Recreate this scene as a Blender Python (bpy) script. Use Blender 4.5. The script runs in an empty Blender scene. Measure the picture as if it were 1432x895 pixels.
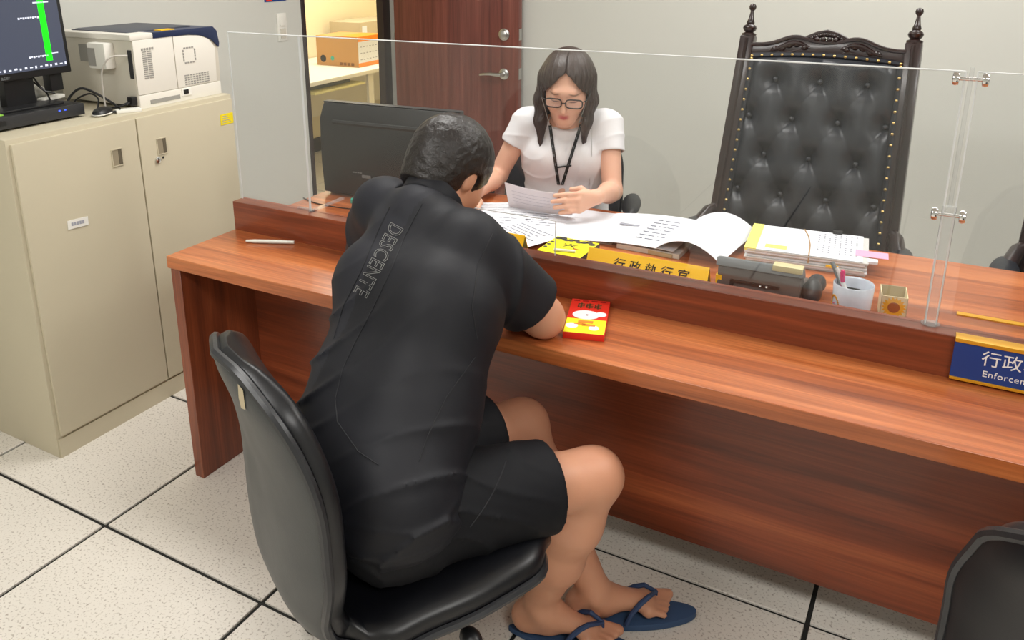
import bpy, bmesh, math, random
import numpy as np
from mathutils import Vector, Matrix
PI = math.pi
SC = bpy.context.scene
COL = SC.collection

# ---------------------------------------------------------------- camera, world, lights, exposure
cam_d = bpy.data.cameras.new('camera'); cam = bpy.data.objects.new('camera', cam_d); COL.objects.link(cam)
W_, H_ = 1432.0, 895.0
F_, CX_, CY_ = 1172.1136, 646.0775, 282.6165
yaw, pitch, roll = -0.5318, -0.2965, -0.0127
fwd = Vector((math.sin(yaw)*math.cos(pitch), math.cos(yaw)*math.cos(pitch), math.sin(pitch)))
rgt = Vector((math.cos(yaw), -math.sin(yaw), 0)); upv = rgt.cross(fwd)
r2 = math.cos(roll)*rgt + math.sin(roll)*upv
u2 = -math.sin(roll)*rgt + math.cos(roll)*upv
m = Matrix((r2, u2, -fwd)).transposed().to_4x4(); m.translation = Vector((1.9218, -1.2258, 1.5748))
cam.matrix_world = m
cam_d.sensor_fit = 'HORIZONTAL'; cam_d.sensor_width = 36.0
cam_d.lens = F_/W_*36.0
cam_d.shift_x = (W_/2-CX_)/W_; cam_d.shift_y = (CY_-H_/2)/W_
cam_d.clip_start = .05
SC.camera = cam
SC.view_settings.view_transform = 'Standard'; SC.view_settings.look = 'None'
SC.view_settings.gamma = 1.0; SC.view_settings.use_curve_mapping = False
SC.view_settings.exposure = 0.58
wd = bpy.data.worlds.new('world'); SC.world = wd; wd.use_nodes = True
wd.node_tree.nodes['Background'].inputs[0].default_value = (.9, .92, 1, 1)
wd.node_tree.nodes['Background'].inputs[1].default_value = 0.3
CEIL = 2.6
# ceiling light panels (x, y, watts)
PANELS = [(0.5, 1.0, 19), (2.9, 1.0, 19), (0.5, -1.4, 22), (2.9, -1.4, 22), (1.7, 2.2, 12)]
PANEL_COL = (1.0, .985, .955)
def area(name, loc, sx, sy, w, col, rot=(0, 0, 0)):
    l = bpy.data.lights.new(name, 'AREA'); l.shape = 'RECTANGLE'; l.size = sx; l.size_y = sy; l.energy = w; l.color = col
    o = bpy.data.objects.new(name, l); COL.objects.link(o); o.location = loc; o.rotation_euler = rot
    return o
for px, py, w in PANELS:
    area('panel_light', (px, py, CEIL-.035), 1.1, .56, w, PANEL_COL)
area('side_room_light', (-1.75, 3.6, CEIL-.035), .55, 1.1, 30, (1.0, .95, .84))

# ---------------------------------------------------------------- helpers
def tag(o, label=None, cat=None, group=None, kind=None):
    if label: o['label'] = label
    if cat: o['category'] = cat
    if group: o['group'] = group
    if kind: o['kind'] = kind
    return o
OFF = {}
def root(name, label, cat, loc=(0, 0, 0), group=None):
    o = bpy.data.objects.new(name, None); COL.objects.link(o); o.location = loc; o.empty_display_size = .05
    OFF[o] = Vector(loc)
    return tag(o, label, cat, group)
def link(name, me, mat, parent=None, off=None):
    """me is in world coordinates (or, for a root at the origin, local ones)"""
    o = bpy.data.objects.new(name, me); COL.objects.link(o)
    if off is None: off = OFF.get(parent, Vector((0, 0, 0)))
    if off.length > 0: me.transform(Matrix.Translation(-off))
    if mat is not None:
        me.materials.clear()
        for x in (mat if isinstance(mat, (list, tuple)) else [mat]): me.materials.append(x)
    if parent is not None: o.parent = parent
    OFF[o] = off
    return o
def setorigin(o):
    """move the origin of a top-level single mesh to the centre of its base"""
    me = o.data; n = len(me.vertices); a = np.empty(n*3); me.vertices.foreach_get('co', a); a = a.reshape(-1, 3)
    c = Vector(((a[:, 0].min()+a[:, 0].max())/2, (a[:, 1].min()+a[:, 1].max())/2, a[:, 2].min()))
    me.transform(Matrix.Translation(-c)); o.location = c; OFF[o] = c
    return o
class MB:
    def __init__(s): s.v = []; s.f = []; s.mi = []; s.cur = 0; s.T = None
    def add(s, vs, fs):
        n = len(s.v)
        for p in vs:
            p = Vector(p)
            if s.T is not None: p = s.T @ p
            s.v.append(p)
        for f in fs: s.f.append([i+n for i in f]); s.mi.append(s.cur)
        return s
    def box(s, lo, hi):
        x0, y0, z0 = lo; x1, y1, z1 = hi
        vs = [(x0,y0,z0),(x1,y0,z0),(x1,y1,z0),(x0,y1,z0),(x0,y0,z1),(x1,y0,z1),(x1,y1,z1),(x0,y1,z1)]
        return s.add(vs, [(0,3,2,1),(4,5,6,7),(0,1,5,4),(1,2,6,5),(2,3,7,6),(3,0,4,7)])
    def cbox(s, c, size, M=None):
        h = [x/2 for x in size]; c = Vector(c)
        vs = []
        for k in (-1, 1):
            for i, j in ((-1,-1),(1,-1),(1,1),(-1,1)):
                p = Vector((i*h[0], j*h[1], k*h[2]))
                if M is not None: p = M @ p
                vs.append(c+p)
        return s.add(vs, [(0,3,2,1),(4,5,6,7),(0,1,5,4),(1,2,6,5),(2,3,7,6),(3,0,4,7)])
    def cone(s, a, b, r1, r2, n=16, caps=True):
        a = Vector(a); b = Vector(b); d = (b-a).normalized()
        x = d.orthogonal().normalized(); y = d.cross(x)
        vs = []
        for c, r in ((a, r1), (b, r2)):
            for i in range(n):
                t = 2*PI*i/n; vs.append(c+r*(math.cos(t)*x+math.sin(t)*y))
        fs = [(i, (i+1) % n, n+(i+1) % n, n+i) for i in range(n)]
        if caps: fs += [tuple(reversed(range(n))), tuple(range(n, 2*n))]
        return s.add(vs, fs)
    def tube(s, pts, r, n=8, closed=False):
        pts = [Vector(p) for p in pts]; m_ = len(pts)
        rs = r if isinstance(r, (list, tuple)) else [r]*m_
        ref = None; vs = []
        for k, p in enumerate(pts):
            if closed: d = pts[(k+1) % m_]-pts[k-1]
            else: d = pts[min(k+1, m_-1)]-pts[max(k-1, 0)]
            d.normalize()
            if ref is None: ref = d.orthogonal().normalized()
            x = ref-d*ref.dot(d)
            if x.length < 1e-5: x = d.orthogonal()
            x.normalize(); ref = x; y = d.cross(x)
            for i in range(n):
                t = 2*PI*i/n; vs.append(p+rs[k]*(math.cos(t)*x+math.sin(t)*y))
        fs = []
        for k in range(m_ if closed else m_-1):
            a = k*n; b = ((k+1) % m_)*n
            fs += [(a+i, a+(i+1) % n, b+(i+1) % n, b+i) for i in range(n)]
        if not closed: fs += [tuple(reversed(range(n))), tuple(range((m_-1)*n, m_*n))]
        return s.add(vs, fs)
    def lathe(s, prof, c=(0,0,0), n=20, M=None):
        c = Vector(c); vs = []
        for r, z in prof:
            for i in range(n):
                t = 2*PI*i/n; p = Vector((r*math.cos(t), r*math.sin(t), z))
                if M is not None: p = M @ p
                vs.append(c+p)
        fs = []
        for k in range(len(prof)-1):
            fs += [(k*n+i, k*n+(i+1) % n, (k+1)*n+(i+1) % n, (k+1)*n+i) for i in range(n)]
        fs += [tuple(reversed(range(n))), tuple(range((len(prof)-1)*n, len(prof)*n))]
        return s.add(vs, fs)
    def ell(s, c, r, n=12, m_=8, M=None):
        c = Vector(c); vs = []; fs = []
        for k in range(m_+1):
            a = PI*k/m_
            for i in range(n):
                t = 2*PI*i/n
                p = Vector((r[0]*math.sin(a)*math.cos(t), r[1]*math.sin(a)*math.sin(t), -r[2]*math.cos(a)))
                if M is not None: p = M @ p
                vs.append(c+p)
        for k in range(m_): fs += [(k*n+i, k*n+(i+1) % n, (k+1)*n+(i+1) % n, (k+1)*n+i) for i in range(n)]
        return s.add(vs, fs)
    def prism(s, poly, e, M=None, z0=0.0):
        """poly in local xy, extruded to z0..z0+e, M 4x4"""
        n = len(poly); vs = [Vector((x, y, z0)) for x, y in poly]+[Vector((x, y, z0+e)) for x, y in poly]
        if M is not None: vs = [M @ p for p in vs]
        fs = [tuple(reversed(range(n))), tuple(range(n, 2*n))]+[(i, (i+1) % n, n+(i+1) % n, n+i) for i in range(n)]
        return s.add(vs, fs)
    def grid(s, fn, nu, nv):
        vs = [fn(i/nu, j/nv) for j in range(nv+1) for i in range(nu+1)]
        fs = [(j*(nu+1)+i, j*(nu+1)+i+1, (j+1)*(nu+1)+i+1, (j+1)*(nu+1)+i) for j in range(nv) for i in range(nu)]
        return s.add(vs, fs)
    def mesh(s, name, bevel=0, seg=2, smooth=True, weld=False, solid=0):
        me = bpy.data.meshes.new(name); me.from_pydata([tuple(p) for p in s.v], [], s.f)
        for p, k in zip(me.polygons, s.mi): p.material_index = k
        bm = bmesh.new(); bm.from_mesh(me)
        if weld: bmesh.ops.remove_doubles(bm, verts=bm.verts, dist=1e-5)
        bmesh.ops.recalc_face_normals(bm, faces=bm.faces)
        if solid: bmesh.ops.solidify(bm, geom=bm.faces[:], thickness=solid)
        if bevel:
            ed = [e for e in bm.edges if len(e.link_faces) == 2 and e.calc_face_angle(0) > .5]
            bmesh.ops.bevel(bm, geom=ed, offset=bevel, segments=seg, affect='EDGES', profile=.6, clamp_overlap=True)
        for f in bm.faces: f.smooth = smooth
        if smooth:
            for e in bm.edges:
                if len(e.link_faces) == 2 and e.calc_face_angle(0) > .7: e.smooth = False
        bm.to_mesh(me); bm.free()
        return me
    def build(s, name, mat, parent=None, bevel=0, seg=2, smooth=True, weld=False, solid=0, off=None):
        return link(name, s.mesh(name, bevel, seg, smooth, weld, solid), mat, parent, off)
def single(o, label, cat, group=None):
    setorigin(o); return tag(o, label, cat, group)
def struct(o): o['kind'] = 'structure'; return o
def copy_tree(o, parent=None):
    c = o.copy(); COL.objects.link(c); c.parent = parent
    for ch in list(o.children): copy_tree(ch, c)
    return c

# ---------------------------------------------------------------- materials
def srgb(r, g, b):
    f = lambda c: (c/255/12.92) if c/255 <= .04045 else ((c/255+.055)/1.055)**2.4
    return (f(r), f(g), f(b), 1)
def newmat(name):
    mt = bpy.data.materials.new(name); mt.use_nodes = True; nt = mt.node_tree
    return mt, nt, nt.nodes['Principled BSDF']
def nd(nt, t, **kw):
    n = nt.nodes.new(t)
    for k, v in kw.items():
        if k in n.inputs.keys(): n.inputs[k].default_value = v
        else: setattr(n, k, v)
    return n
def plain(name, col, rough=.5, metal=0, spec=.5, var=.06, vs=12, bump=0, bs=200, coat=0, trans=0, emit=None, es=0, sheen=0):
    mt, nt, b = newmat(name)
    b.inputs['Roughness'].default_value = rough; b.inputs['Metallic'].default_value = metal
    b.inputs['Specular IOR Level'].default_value = spec
    b.inputs['Coat Weight'].default_value = coat
    if trans: b.inputs['Transmission Weight'].default_value = trans
    if sheen: b.inputs['Sheen Weight'].default_value = sheen
    tc = nd(nt, 'ShaderNodeTexCoord')
    if var:
        n = nd(nt, 'ShaderNodeTexNoise', Scale=vs, Detail=4); nt.links.new(tc.outputs['Object'], n.inputs['Vector'])
        mx = nd(nt, 'ShaderNodeMix', data_type='RGBA')
        nt.links.new(n.outputs[0], mx.inputs[0])
        c = Vector(col[:3])
        mx.inputs[6].default_value = (*(c*(1-var)), 1); mx.inputs[7].default_value = (*[min(1, x) for x in c*(1+var)], 1)
        nt.links.new(mx.outputs[2], b.inputs['Base Color'])
    else: b.inputs['Base Color'].default_value = col
    if bump:
        n2 = nd(nt, 'ShaderNodeTexNoise', Scale=bs, Detail=3); nt.links.new(tc.outputs['Object'], n2.inputs['Vector'])
        bp = nd(nt, 'ShaderNodeBump', Strength=bump, Distance=.002); nt.links.new(n2.outputs[0], bp.inputs['Height'])
        nt.links.new(bp.outputs[0], b.inputs['Normal'])
    if emit: b.inputs['Emission Color'].default_value = emit; b.inputs['Emission Strength'].default_value = es
    return mt
def wood(name, axis, cols, rough=.32, scale=1.0, coat=.25, dens=16):
    mt, nt, b = newmat(name)
    tc = nd(nt, 'ShaderNodeTexCoord'); mp = nd(nt, 'ShaderNodeMapping')
    s = [dens*scale]*3; s[axis] = .8*scale; mp.inputs['Scale'].default_value = s
    nt.links.new(tc.outputs['Object'], mp.inputs['Vector'])
    n1 = nd(nt, 'ShaderNodeTexNoise', Scale=1.0, Detail=5, Distortion=.6); n1.inputs['Roughness'].default_value = .6
    nt.links.new(mp.outputs[0], n1.inputs['Vector'])
    rp = nd(nt, 'ShaderNodeValToRGB'); e = rp.color_ramp.elements
    e[0].position = .30; e[0].color = cols[0]; e[1].position = .72; e[1].color = cols[2]
    k = e.new(.5); k.color = cols[1]
    nt.links.new(n1.outputs[0], rp.inputs[0])
    mp2 = nd(nt, 'ShaderNodeMapping'); s2 = [180*scale]*3; s2[axis] = 5*scale; mp2.inputs['Scale'].default_value = s2
    nt.links.new(tc.outputs['Object'], mp2.inputs['Vector'])
    n2 = nd(nt, 'ShaderNodeTexNoise', Scale=1.0, Detail=3); nt.links.new(mp2.outputs[0], n2.inputs['Vector'])
    mr = nd(nt, 'ShaderNodeMapRange'); mr.inputs[1].default_value = .3; mr.inputs[2].default_value = .7; mr.inputs[3].default_value = .80; mr.inputs[4].default_value = 1.12
    nt.links.new(n2.outputs[0], mr.inputs[0])
    mx = nd(nt, 'ShaderNodeMix', data_type='RGBA', blend_type='MULTIPLY'); mx.inputs[0].default_value = 1
    nt.links.new(rp.outputs[0], mx.inputs[6]); nt.links.new(mr.outputs[0], mx.inputs[7])
    nt.links.new(mx.outputs[2], b.inputs['Base Color'])
    b.inputs['Roughness'].default_value = rough; b.inputs['Coat Weight'].default_value = coat; b.inputs['Coat Roughness'].default_value = .15
    bp = nd(nt, 'ShaderNodeBump', Strength=.08, Distance=.001); nt.links.new(n2.outputs[0], bp.inputs['Height']); nt.links.new(bp.outputs[0], b.inputs['Normal'])
    return mt
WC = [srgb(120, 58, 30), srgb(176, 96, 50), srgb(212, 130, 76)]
M_WX = wood('desk_wood_long', 0, WC); M_WZ = wood('desk_wood_upright_shaded', 2, [srgb(96, 45, 26), srgb(130, 64, 36), srgb(156, 82, 48)])  # second one is the same wood darkened, shade put into its colour
M_WXD = wood('desk_wood_panel_shaded', 0, [srgb(92, 43, 25), srgb(130, 62, 35), srgb(158, 83, 48)])  # desk wood again, shade of the upright faces painted into its tones
M_DOOR = wood('door_wood', 2, [srgb(92, 48, 42), srgb(118, 64, 55), srgb(136, 80, 68)], rough=.35, dens=22)
M_WALL = plain('wall_paint', srgb(205, 205, 198), .55, var=.015, vs=2, spec=.25)
M_WALL_W = plain('side_room_paint', srgb(236, 224, 190), .7, var=.015, vs=2, spec=.2)
M_CEIL = plain('ceiling_paint', srgb(232, 232, 228), .8, var=.01)
M_DARKFRAME = plain('dark_door_frame', srgb(52, 42, 40), .4)
M_BASEB = plain('dark_baseboard', srgb(46, 40, 36), .5)
M_CAB = plain('beige_steel', srgb(196, 187, 163), .42, var=.02, vs=6, spec=.4)
M_CABD = plain('beige_steel_shade', srgb(150, 140, 118), .5)  # darker copy of the cabinet steel, recess shade put into the colour
M_STEEL = plain('brushed_steel', srgb(200, 200, 198), .3, metal=1, var=.03)
M_CHROME = plain('chrome', srgb(225, 225, 225), .15, metal=1, var=0)
M_BRASS = plain('brass_nail', srgb(190, 165, 105), .3, metal=1, var=.03)
M_BLACKPL = plain('black_plastic', srgb(20, 20, 22), .42)
M_DKPL = plain('charcoal_plastic', srgb(44, 44, 46), .45)
M_GREYPL = plain('grey_plastic', srgb(112, 116, 118), .45)
M_WHITEPL = plain('white_plastic', srgb(232, 230, 222), .4, var=.02)
M_PRBODY = plain('printer_body', srgb(226, 222, 212), .5, var=.02)
M_PRSIDE = plain('printer_side', srgb(206, 200, 186), .5, var=.02)
M_NAVY = plain('navy_plastic', srgb(28, 40, 74), .35)
M_VENT = plain('vent_grey', srgb(150, 148, 142), .6)
M_PAPER = plain('paper', srgb(226, 228, 234), .8, var=.01, spec=.2)
M_PAPERP = plain('pinkish_paper', srgb(236, 226, 230), .8, var=.01, spec=.2)
M_PAPERS = plain('paper_block_edge', srgb(205, 203, 200), .85, var=.15, vs=300, spec=.2)
M_INK = plain('printed_ink', srgb(156, 158, 168), .8, var=0)
M_INKD = plain('dark_ink', srgb(24, 22, 20), .7, var=0)
M_YELLOW = plain('yellow_card', srgb(255, 200, 8), .5, var=.02)
M_LEMON = plain('lemon_card', srgb(248, 240, 20), .5, var=.02)
M_LEMONP = plain('pale_yellow_tab', srgb(246, 236, 120), .7, var=.02)
M_RED = plain('red_card', srgb(226, 44, 28), .35, var=.04)
M_PINK = plain('pink_note', srgb(248, 168, 198), .8, var=.02)
M_ORANGE = plain('orange_card', srgb(240, 140, 30), .6)
M_BLUE = plain('sign_blue', srgb(22, 62, 134), .35, var=.02)
M_GOLD = plain('gold_trim', srgb(222, 164, 40), .35, metal=.3, var=.03)
M_WHITE = plain('white_lettering', srgb(240, 240, 240), .6, var=0)
M_CARD = plain('brown_cardboard', srgb(196, 148, 88), .8, var=.04)
M_CARDG = plain('grey_cardboard', srgb(186, 172, 142), .8, var=.03)
M_CREAM = plain('cream_table', srgb(238, 232, 214), .45, var=.01)
M_CUP = plain('cup_glaze', srgb(206, 214, 226), .25, var=.05, vs=30, coat=.4)
M_CUPIN = plain('cup_blue_glaze', srgb(120, 160, 190), .3)
M_CUPDK = plain('cup_inside', srgb(140, 108, 76), .5)
M_MAG = plain('magenta_plastic', srgb(216, 34, 110), .3)
M_TEAL = plain('teal_plastic', srgb(60, 170, 150), .4)
M_GREENL = plain('lime_plastic', srgb(150, 210, 80), .4)
M_PEACH = plain('white_pen', srgb(226, 226, 216), .35)
M_CUSHDK = plain('dark_fabric', srgb(48, 48, 52), .9, bump=.3, bs=600)
M_CABLE = plain('cable_black', srgb(20, 20, 22), .4)
M_CABLEW = plain('cable_grey', srgb(196, 192, 184), .5)
M_RUBBER = plain('rubber', srgb(18, 18, 19), .6)
M_SHORT = plain('shorts_cloth', srgb(13, 14, 19), .7, spec=.25, var=.1)
def cloth_mat(name, col, bs=900, fold=.0, rough=.8, sheen=.2):
    mt = plain(name, col, rough, bump=.05, bs=bs, var=.08, vs=5, sheen=0, spec=.35); return mt
M_TEE = cloth_mat('black_tee_cloth', srgb(17, 18, 25), rough=.62)
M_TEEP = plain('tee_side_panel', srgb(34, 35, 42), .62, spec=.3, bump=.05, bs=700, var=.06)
M_SEAM = plain('tee_seam', srgb(22, 23, 28), .7)
M_PRINTG = plain('grey_print', srgb(132, 132, 130), .5)
M_WTEE = plain('white_tee_cloth', srgb(232, 230, 232), .85, bump=.05, bs=900, var=.02, sheen=.0)
def leather(name, col, rough=.36, bump=.25, bs=260):
    mt, nt, b = newmat(name)
    tc = nd(nt, 'ShaderNodeTexCoord')
    v = nd(nt, 'ShaderNodeTexVoronoi', Scale=bs); nt.links.new(tc.outputs['Object'], v.inputs['Vector'])
    n = nd(nt, 'ShaderNodeTexNoise', Scale=9, Detail=4); nt.links.new(tc.outputs['Object'], n.inputs['Vector'])
    mr = nd(nt, 'ShaderNodeMapRange'); mr.inputs[3].default_value = rough-.08; mr.inputs[4].default_value = rough+.14
    nt.links.new(n.outputs[0], mr.inputs[0]); nt.links.new(mr.outputs[0], b.inputs['Roughness'])
    b.inputs['Base Color'].default_value = col
    bp = nd(nt, 'ShaderNodeBump', Strength=bump, Distance=.0008); nt.links.new(v.outputs[0], bp.inputs['Height']); nt.links.new(bp.outputs[0], b.inputs['Normal'])
    return mt
M_LEATH = leather('black_leather', srgb(12, 13, 18), .36, .04)
M_LEATHB = leather('tufted_leather', srgb(26, 30, 38), .36, .0)
M_SHELL = leather('grey_back_leather', srgb(60, 62, 62), .45, .15, 320)
M_PIPE = leather('leather_piping', srgb(38, 39, 42), .35, .1)
M_MAHOG = wood('dark_carved_wood', 2, [srgb(22, 12, 12), srgb(34, 17, 16), srgb(44, 24, 22)], rough=.3, coat=.4)
def glass(name, tint, k=.0, base=.06, rough=.0):
    """thin acrylic sheet: fresnel mix of transparent and glossy"""
    mt = bpy.data.materials.new(name); mt.use_nodes = True; nt = mt.node_tree; nt.nodes.clear()
    out = nd(nt, 'ShaderNodeOutputMaterial'); tr = nd(nt, 'ShaderNodeBsdfTransparent'); gl = nd(nt, 'ShaderNodeBsdfGlossy')
    tr.inputs[0].default_value = tint; gl.inputs['Roughness'].default_value = rough
    lw = nd(nt, 'ShaderNodeLayerWeight'); lw.inputs[0].default_value = .5; pw = nd(nt, 'ShaderNodeMath', operation='POWER'); pw.inputs[1].default_value = 5
    nt.links.new(lw.outputs['Facing'], pw.inputs[0]); ma = nd(nt, 'ShaderNodeMath', operation='MULTIPLY_ADD'); ma.inputs[1].default_value = .96; ma.inputs[2].default_value = .04
    nt.links.new(pw.outputs[0], ma.inputs[0]); mx = nd(nt, 'ShaderNodeMixShader'); nt.links.new(ma.outputs[0], mx.inputs[0])
    nt.links.new(tr.outputs[0], mx.inputs[1]); nt.links.new(gl.outputs[0], mx.inputs[2])
    last = mx
    if k:
        df = nd(nt, 'ShaderNodeBsdfDiffuse'); df.inputs[0].default_value = (.85, .87, .87, 1)
        m2 = nd(nt, 'ShaderNodeMixShader'); m2.inputs[0].default_value = k
        nt.links.new(mx.outputs[0], m2.inputs[1]); nt.links.new(df.outputs[0], m2.inputs[2]); last = m2
    nt.links.new(last.outputs[0], out.inputs[0]); return mt
M_PANE = glass('clear_acrylic', (.975, .98, .98, 1), .006)
M_PANEW = glass('hazy_acrylic', (.97, .975, .975, 1), .05)
M_PEDGE = glass('acrylic_edge', (.95, .96, .96, 1), .8)
M_TUBE = glass('acrylic_tube', (.95, .955, .955, 1), .10)
M_LENS = glass('spectacle_lens', (.93, .95, .97, 1), .03)
def skin(name, col, lip, brow):
    mt, nt, b = newmat(name)
    at = nd(nt, 'ShaderNodeVertexColor', layer_name='paint')
    tc = nd(nt, 'ShaderNodeTexCoord'); n = nd(nt, 'ShaderNodeTexNoise', Scale=14, Detail=4); nt.links.new(tc.outputs['Object'], n.inputs['Vector'])
    c = Vector(col[:3])
    mx = nd(nt, 'ShaderNodeMix', data_type='RGBA'); nt.links.new(n.outputs[0], mx.inputs[0])
    mx.inputs[6].default_value = (c[0]*.93, c[1]*.86, c[2]*.84, 1); mx.inputs[7].default_value = (min(1, c[0]*1.05), c[1]*1.08, c[2]*1.08, 1)
    sp = nd(nt, 'ShaderNodeSeparateColor'); nt.links.new(at.outputs[0], sp.inputs[0])
    m1 = nd(nt, 'ShaderNodeMix', data_type='RGBA'); m1.inputs[7].default_value = lip
    nt.links.new(sp.outputs[0], m1.inputs[0]); nt.links.new(mx.outputs[2], m1.inputs[6])
    m2 = nd(nt, 'ShaderNodeMix', data_type='RGBA'); m2.inputs[7].default_value = brow
    nt.links.new(sp.outputs[1], m2.inputs[0]); nt.links.new(m1.outputs[2], m2.inputs[6])
    nt.links.new(m2.outputs[2], b.inputs['Base Color'])
    b.inputs['Roughness'].default_value = .5
    b.inputs['Subsurface Weight'].default_value = .12; b.inputs['Subsurface Radius'].default_value = (.01, .004, .002)
    b.inputs['Subsurface Scale'].default_value = .5
    n2 = nd(nt, 'ShaderNodeTexNoise', Scale=220, Detail=2); nt.links.new(tc.outputs['Object'], n2.inputs['Vector'])
    bp = nd(nt, 'ShaderNodeBump', Strength=.08, Distance=.001); nt.links.new(n2.outputs[0], bp.inputs['Height']); nt.links.new(bp.outputs[0], b.inputs['Normal'])
    return mt
M_SKINW = skin('woman_skin', srgb(232, 182, 156), srgb(196, 96, 96), srgb(60, 42, 36))
M_SKINM = skin('man_skin', srgb(206, 150, 120), srgb(170, 90, 80), srgb(30, 24, 22))
def hairmat(name, c1, c2, sc=(60, 60, 4)):
    mt, nt, b = newmat(name)
    tc = nd(nt, 'ShaderNodeTexCoord'); mp = nd(nt, 'ShaderNodeMapping'); mp.inputs['Scale'].default_value = sc
    nt.links.new(tc.outputs['Object'], mp.inputs['Vector'])
    n = nd(nt, 'ShaderNodeTexNoise', Scale=3, Detail=5, Distortion=.4); nt.links.new(mp.outputs[0], n.inputs['Vector'])
    mx = nd(nt, 'ShaderNodeMix', data_type='RGBA'); nt.links.new(n.outputs[0], mx.inputs[0]); mx.inputs[6].default_value = c1; mx.inputs[7].default_value = c2
    nt.links.new(mx.outputs[2], b.inputs['Base Color']); b.inputs['Roughness'].default_value = .4
    bp = nd(nt, 'ShaderNodeBump', Strength=.6, Distance=.003); nt.links.new(n.outputs[0], bp.inputs['Height']); nt.links.new(bp.outputs[0], b.inputs['Normal'])
    return mt
M_HAIRW = hairmat('woman_hair', srgb(26, 19, 18), srgb(68, 50, 43))
M_HAIRM = hairmat('man_hair', srgb(22, 18, 17), srgb(40, 33, 30), (50, 50, 50))
def floor_mat():
    mt, nt, b = newmat('speckled_tile')
    tc = nd(nt, 'ShaderNodeTexCoord')
    v = nd(nt, 'ShaderNodeTexNoise', Scale=150, Detail=2); v.inputs['Roughness'].default_value = .5
    g = nd(nt, 'ShaderNodeObjectInfo'); ad = nd(nt, 'ShaderNodeVectorMath', operation='ADD')
    nt.links.new(tc.outputs['Object'], ad.inputs[0]); nt.links.new(g.outputs['Location'], ad.inputs[1]); nt.links.new(ad.outputs[0], v.inputs['Vector'])
    rp = nd(nt, 'ShaderNodeValToRGB'); e = rp.color_ramp.elements
    e[0].position = .30; e[0].color = srgb(176, 166, 154); e[1].position = .44; e[1].color = srgb(232, 226, 216)
    nt.links.new(v.outputs[0], rp.inputs[0])
    n = nd(nt, 'ShaderNodeTexNoise', Scale=3, Detail=3); nt.links.new(ad.outputs[0], n.inputs['Vector'])
    mx = nd(nt, 'ShaderNodeMix', data_type='RGBA', blend_type='MULTIPLY'); mx.inputs[0].default_value = .12
    nt.links.new(rp.outputs[0], mx.inputs[6]); nt.links.new(n.outputs[0], mx.inputs[7]); nt.links.new(mx.outputs[2], b.inputs['Base Color'])
    b.inputs['Roughness'].default_value = .38
    return mt
M_TILE = floor_mat(); M_JOINT = plain('dark_joint', srgb(30, 30, 28), .7)
M_PANEL_E = plain('light_diffuser', srgb(250, 248, 240), .6, emit=(1, .97, .92, 1), es=1.0, var=0)
M_SCREEN = plain('monitor_screen', srgb(20, 22, 28), .3, emit=srgb(62, 66, 80), es=1.0, var=0)
M_SGREEN = plain('screen_green', srgb(0, 120, 0), .3, emit=srgb(20, 235, 20), es=1.1, var=0)
M_STXT = plain('screen_text', srgb(150, 150, 160), .3, emit=srgb(190, 195, 210), es=.9, var=0)
M_LEDB = plain('blue_led', srgb(40, 60, 220), .3, emit=srgb(60, 90, 255), es=1.5, var=0)

def text_mesh(body, size, extrude=.0004, outline=0, shear=0, spacing=1.0):
    cu = bpy.data.curves.new('lettering', 'FONT'); cu.body = body; cu.size = size; cu.extrude = extrude; cu.shear = shear; cu.space_character = spacing
    cu.align_x = 'CENTER'; cu.align_y = 'CENTER'; cu.resolution_u = 3
    if outline: cu.fill_mode = 'NONE'; cu.extrude = 0; cu.bevel_depth = outline; cu.bevel_resolution = 0
    o = bpy.data.objects.new('lettering', cu); COL.objects.link(o)
    bpy.context.view_layer.update()
    me = bpy.data.meshes.new_from_object(o.evaluated_get(bpy.context.evaluated_depsgraph_get()))
    bpy.data.objects.remove(o); bpy.data.curves.remove(cu)
    return me
def frame4(o, x, y):
    x = Vector(x).normalized(); y = Vector(y); y = (y-x*y.dot(x)).normalized(); z = x.cross(y)
    M = Matrix((x, y, z)).transposed().to_4x4(); M.translation = Vector(o); return M
def put_text(name, body, size, origin, x, y, mat, parent, **kw):
    me = text_mesh(body, size, **kw); me.transform(frame4(origin, x, y)); return link(name, me, mat, parent)

# ---------------------------------------------------------------- implicit surface mesher (for bodies and clothing)
def smin(a, b, k):
    h = np.clip(.5+.5*(b-a)/k, 0, 1); return b*(1-h)+a*h-k*h*(1-h)
def smax(a, b, k): return -smin(-a, -b, k)
def sph(p, c, r): return np.linalg.norm(p-np.array(c, np.float32), axis=1)-r
def rc(p, a, b, r1, r2):
    a = np.array(a, np.float32); b = np.array(b, np.float32); ba = b-a
    h = np.clip(((p-a)@ba)/max(1e-9, float(ba@ba)), 0, 1)
    return np.linalg.norm(p-a-h[:, None]*ba, axis=1)-(r1+(r2-r1)*h)
def el(p, c, r, R=None):
    q = p-np.array(c, np.float32)
    if R is not None: q = q@np.array(R, np.float32).T
    r = np.array(r, np.float32); k0 = np.linalg.norm(q/r, axis=1); k1 = np.linalg.norm(q/(r*r), axis=1)+1e-9
    return k0*(k0-1)/k1
def chain(p, pts, rs, k=.02):
    d = None
    for i in range(len(pts)-1):
        e = rc(p, pts[i], pts[i+1], rs[i], rs[i+1]); d = e if d is None else smin(d, e, k)
    return d
def plane(p, c, n):
    n = np.array(n, np.float32); n = n/np.linalg.norm(n); return (p-np.array(c, np.float32))@n
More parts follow.
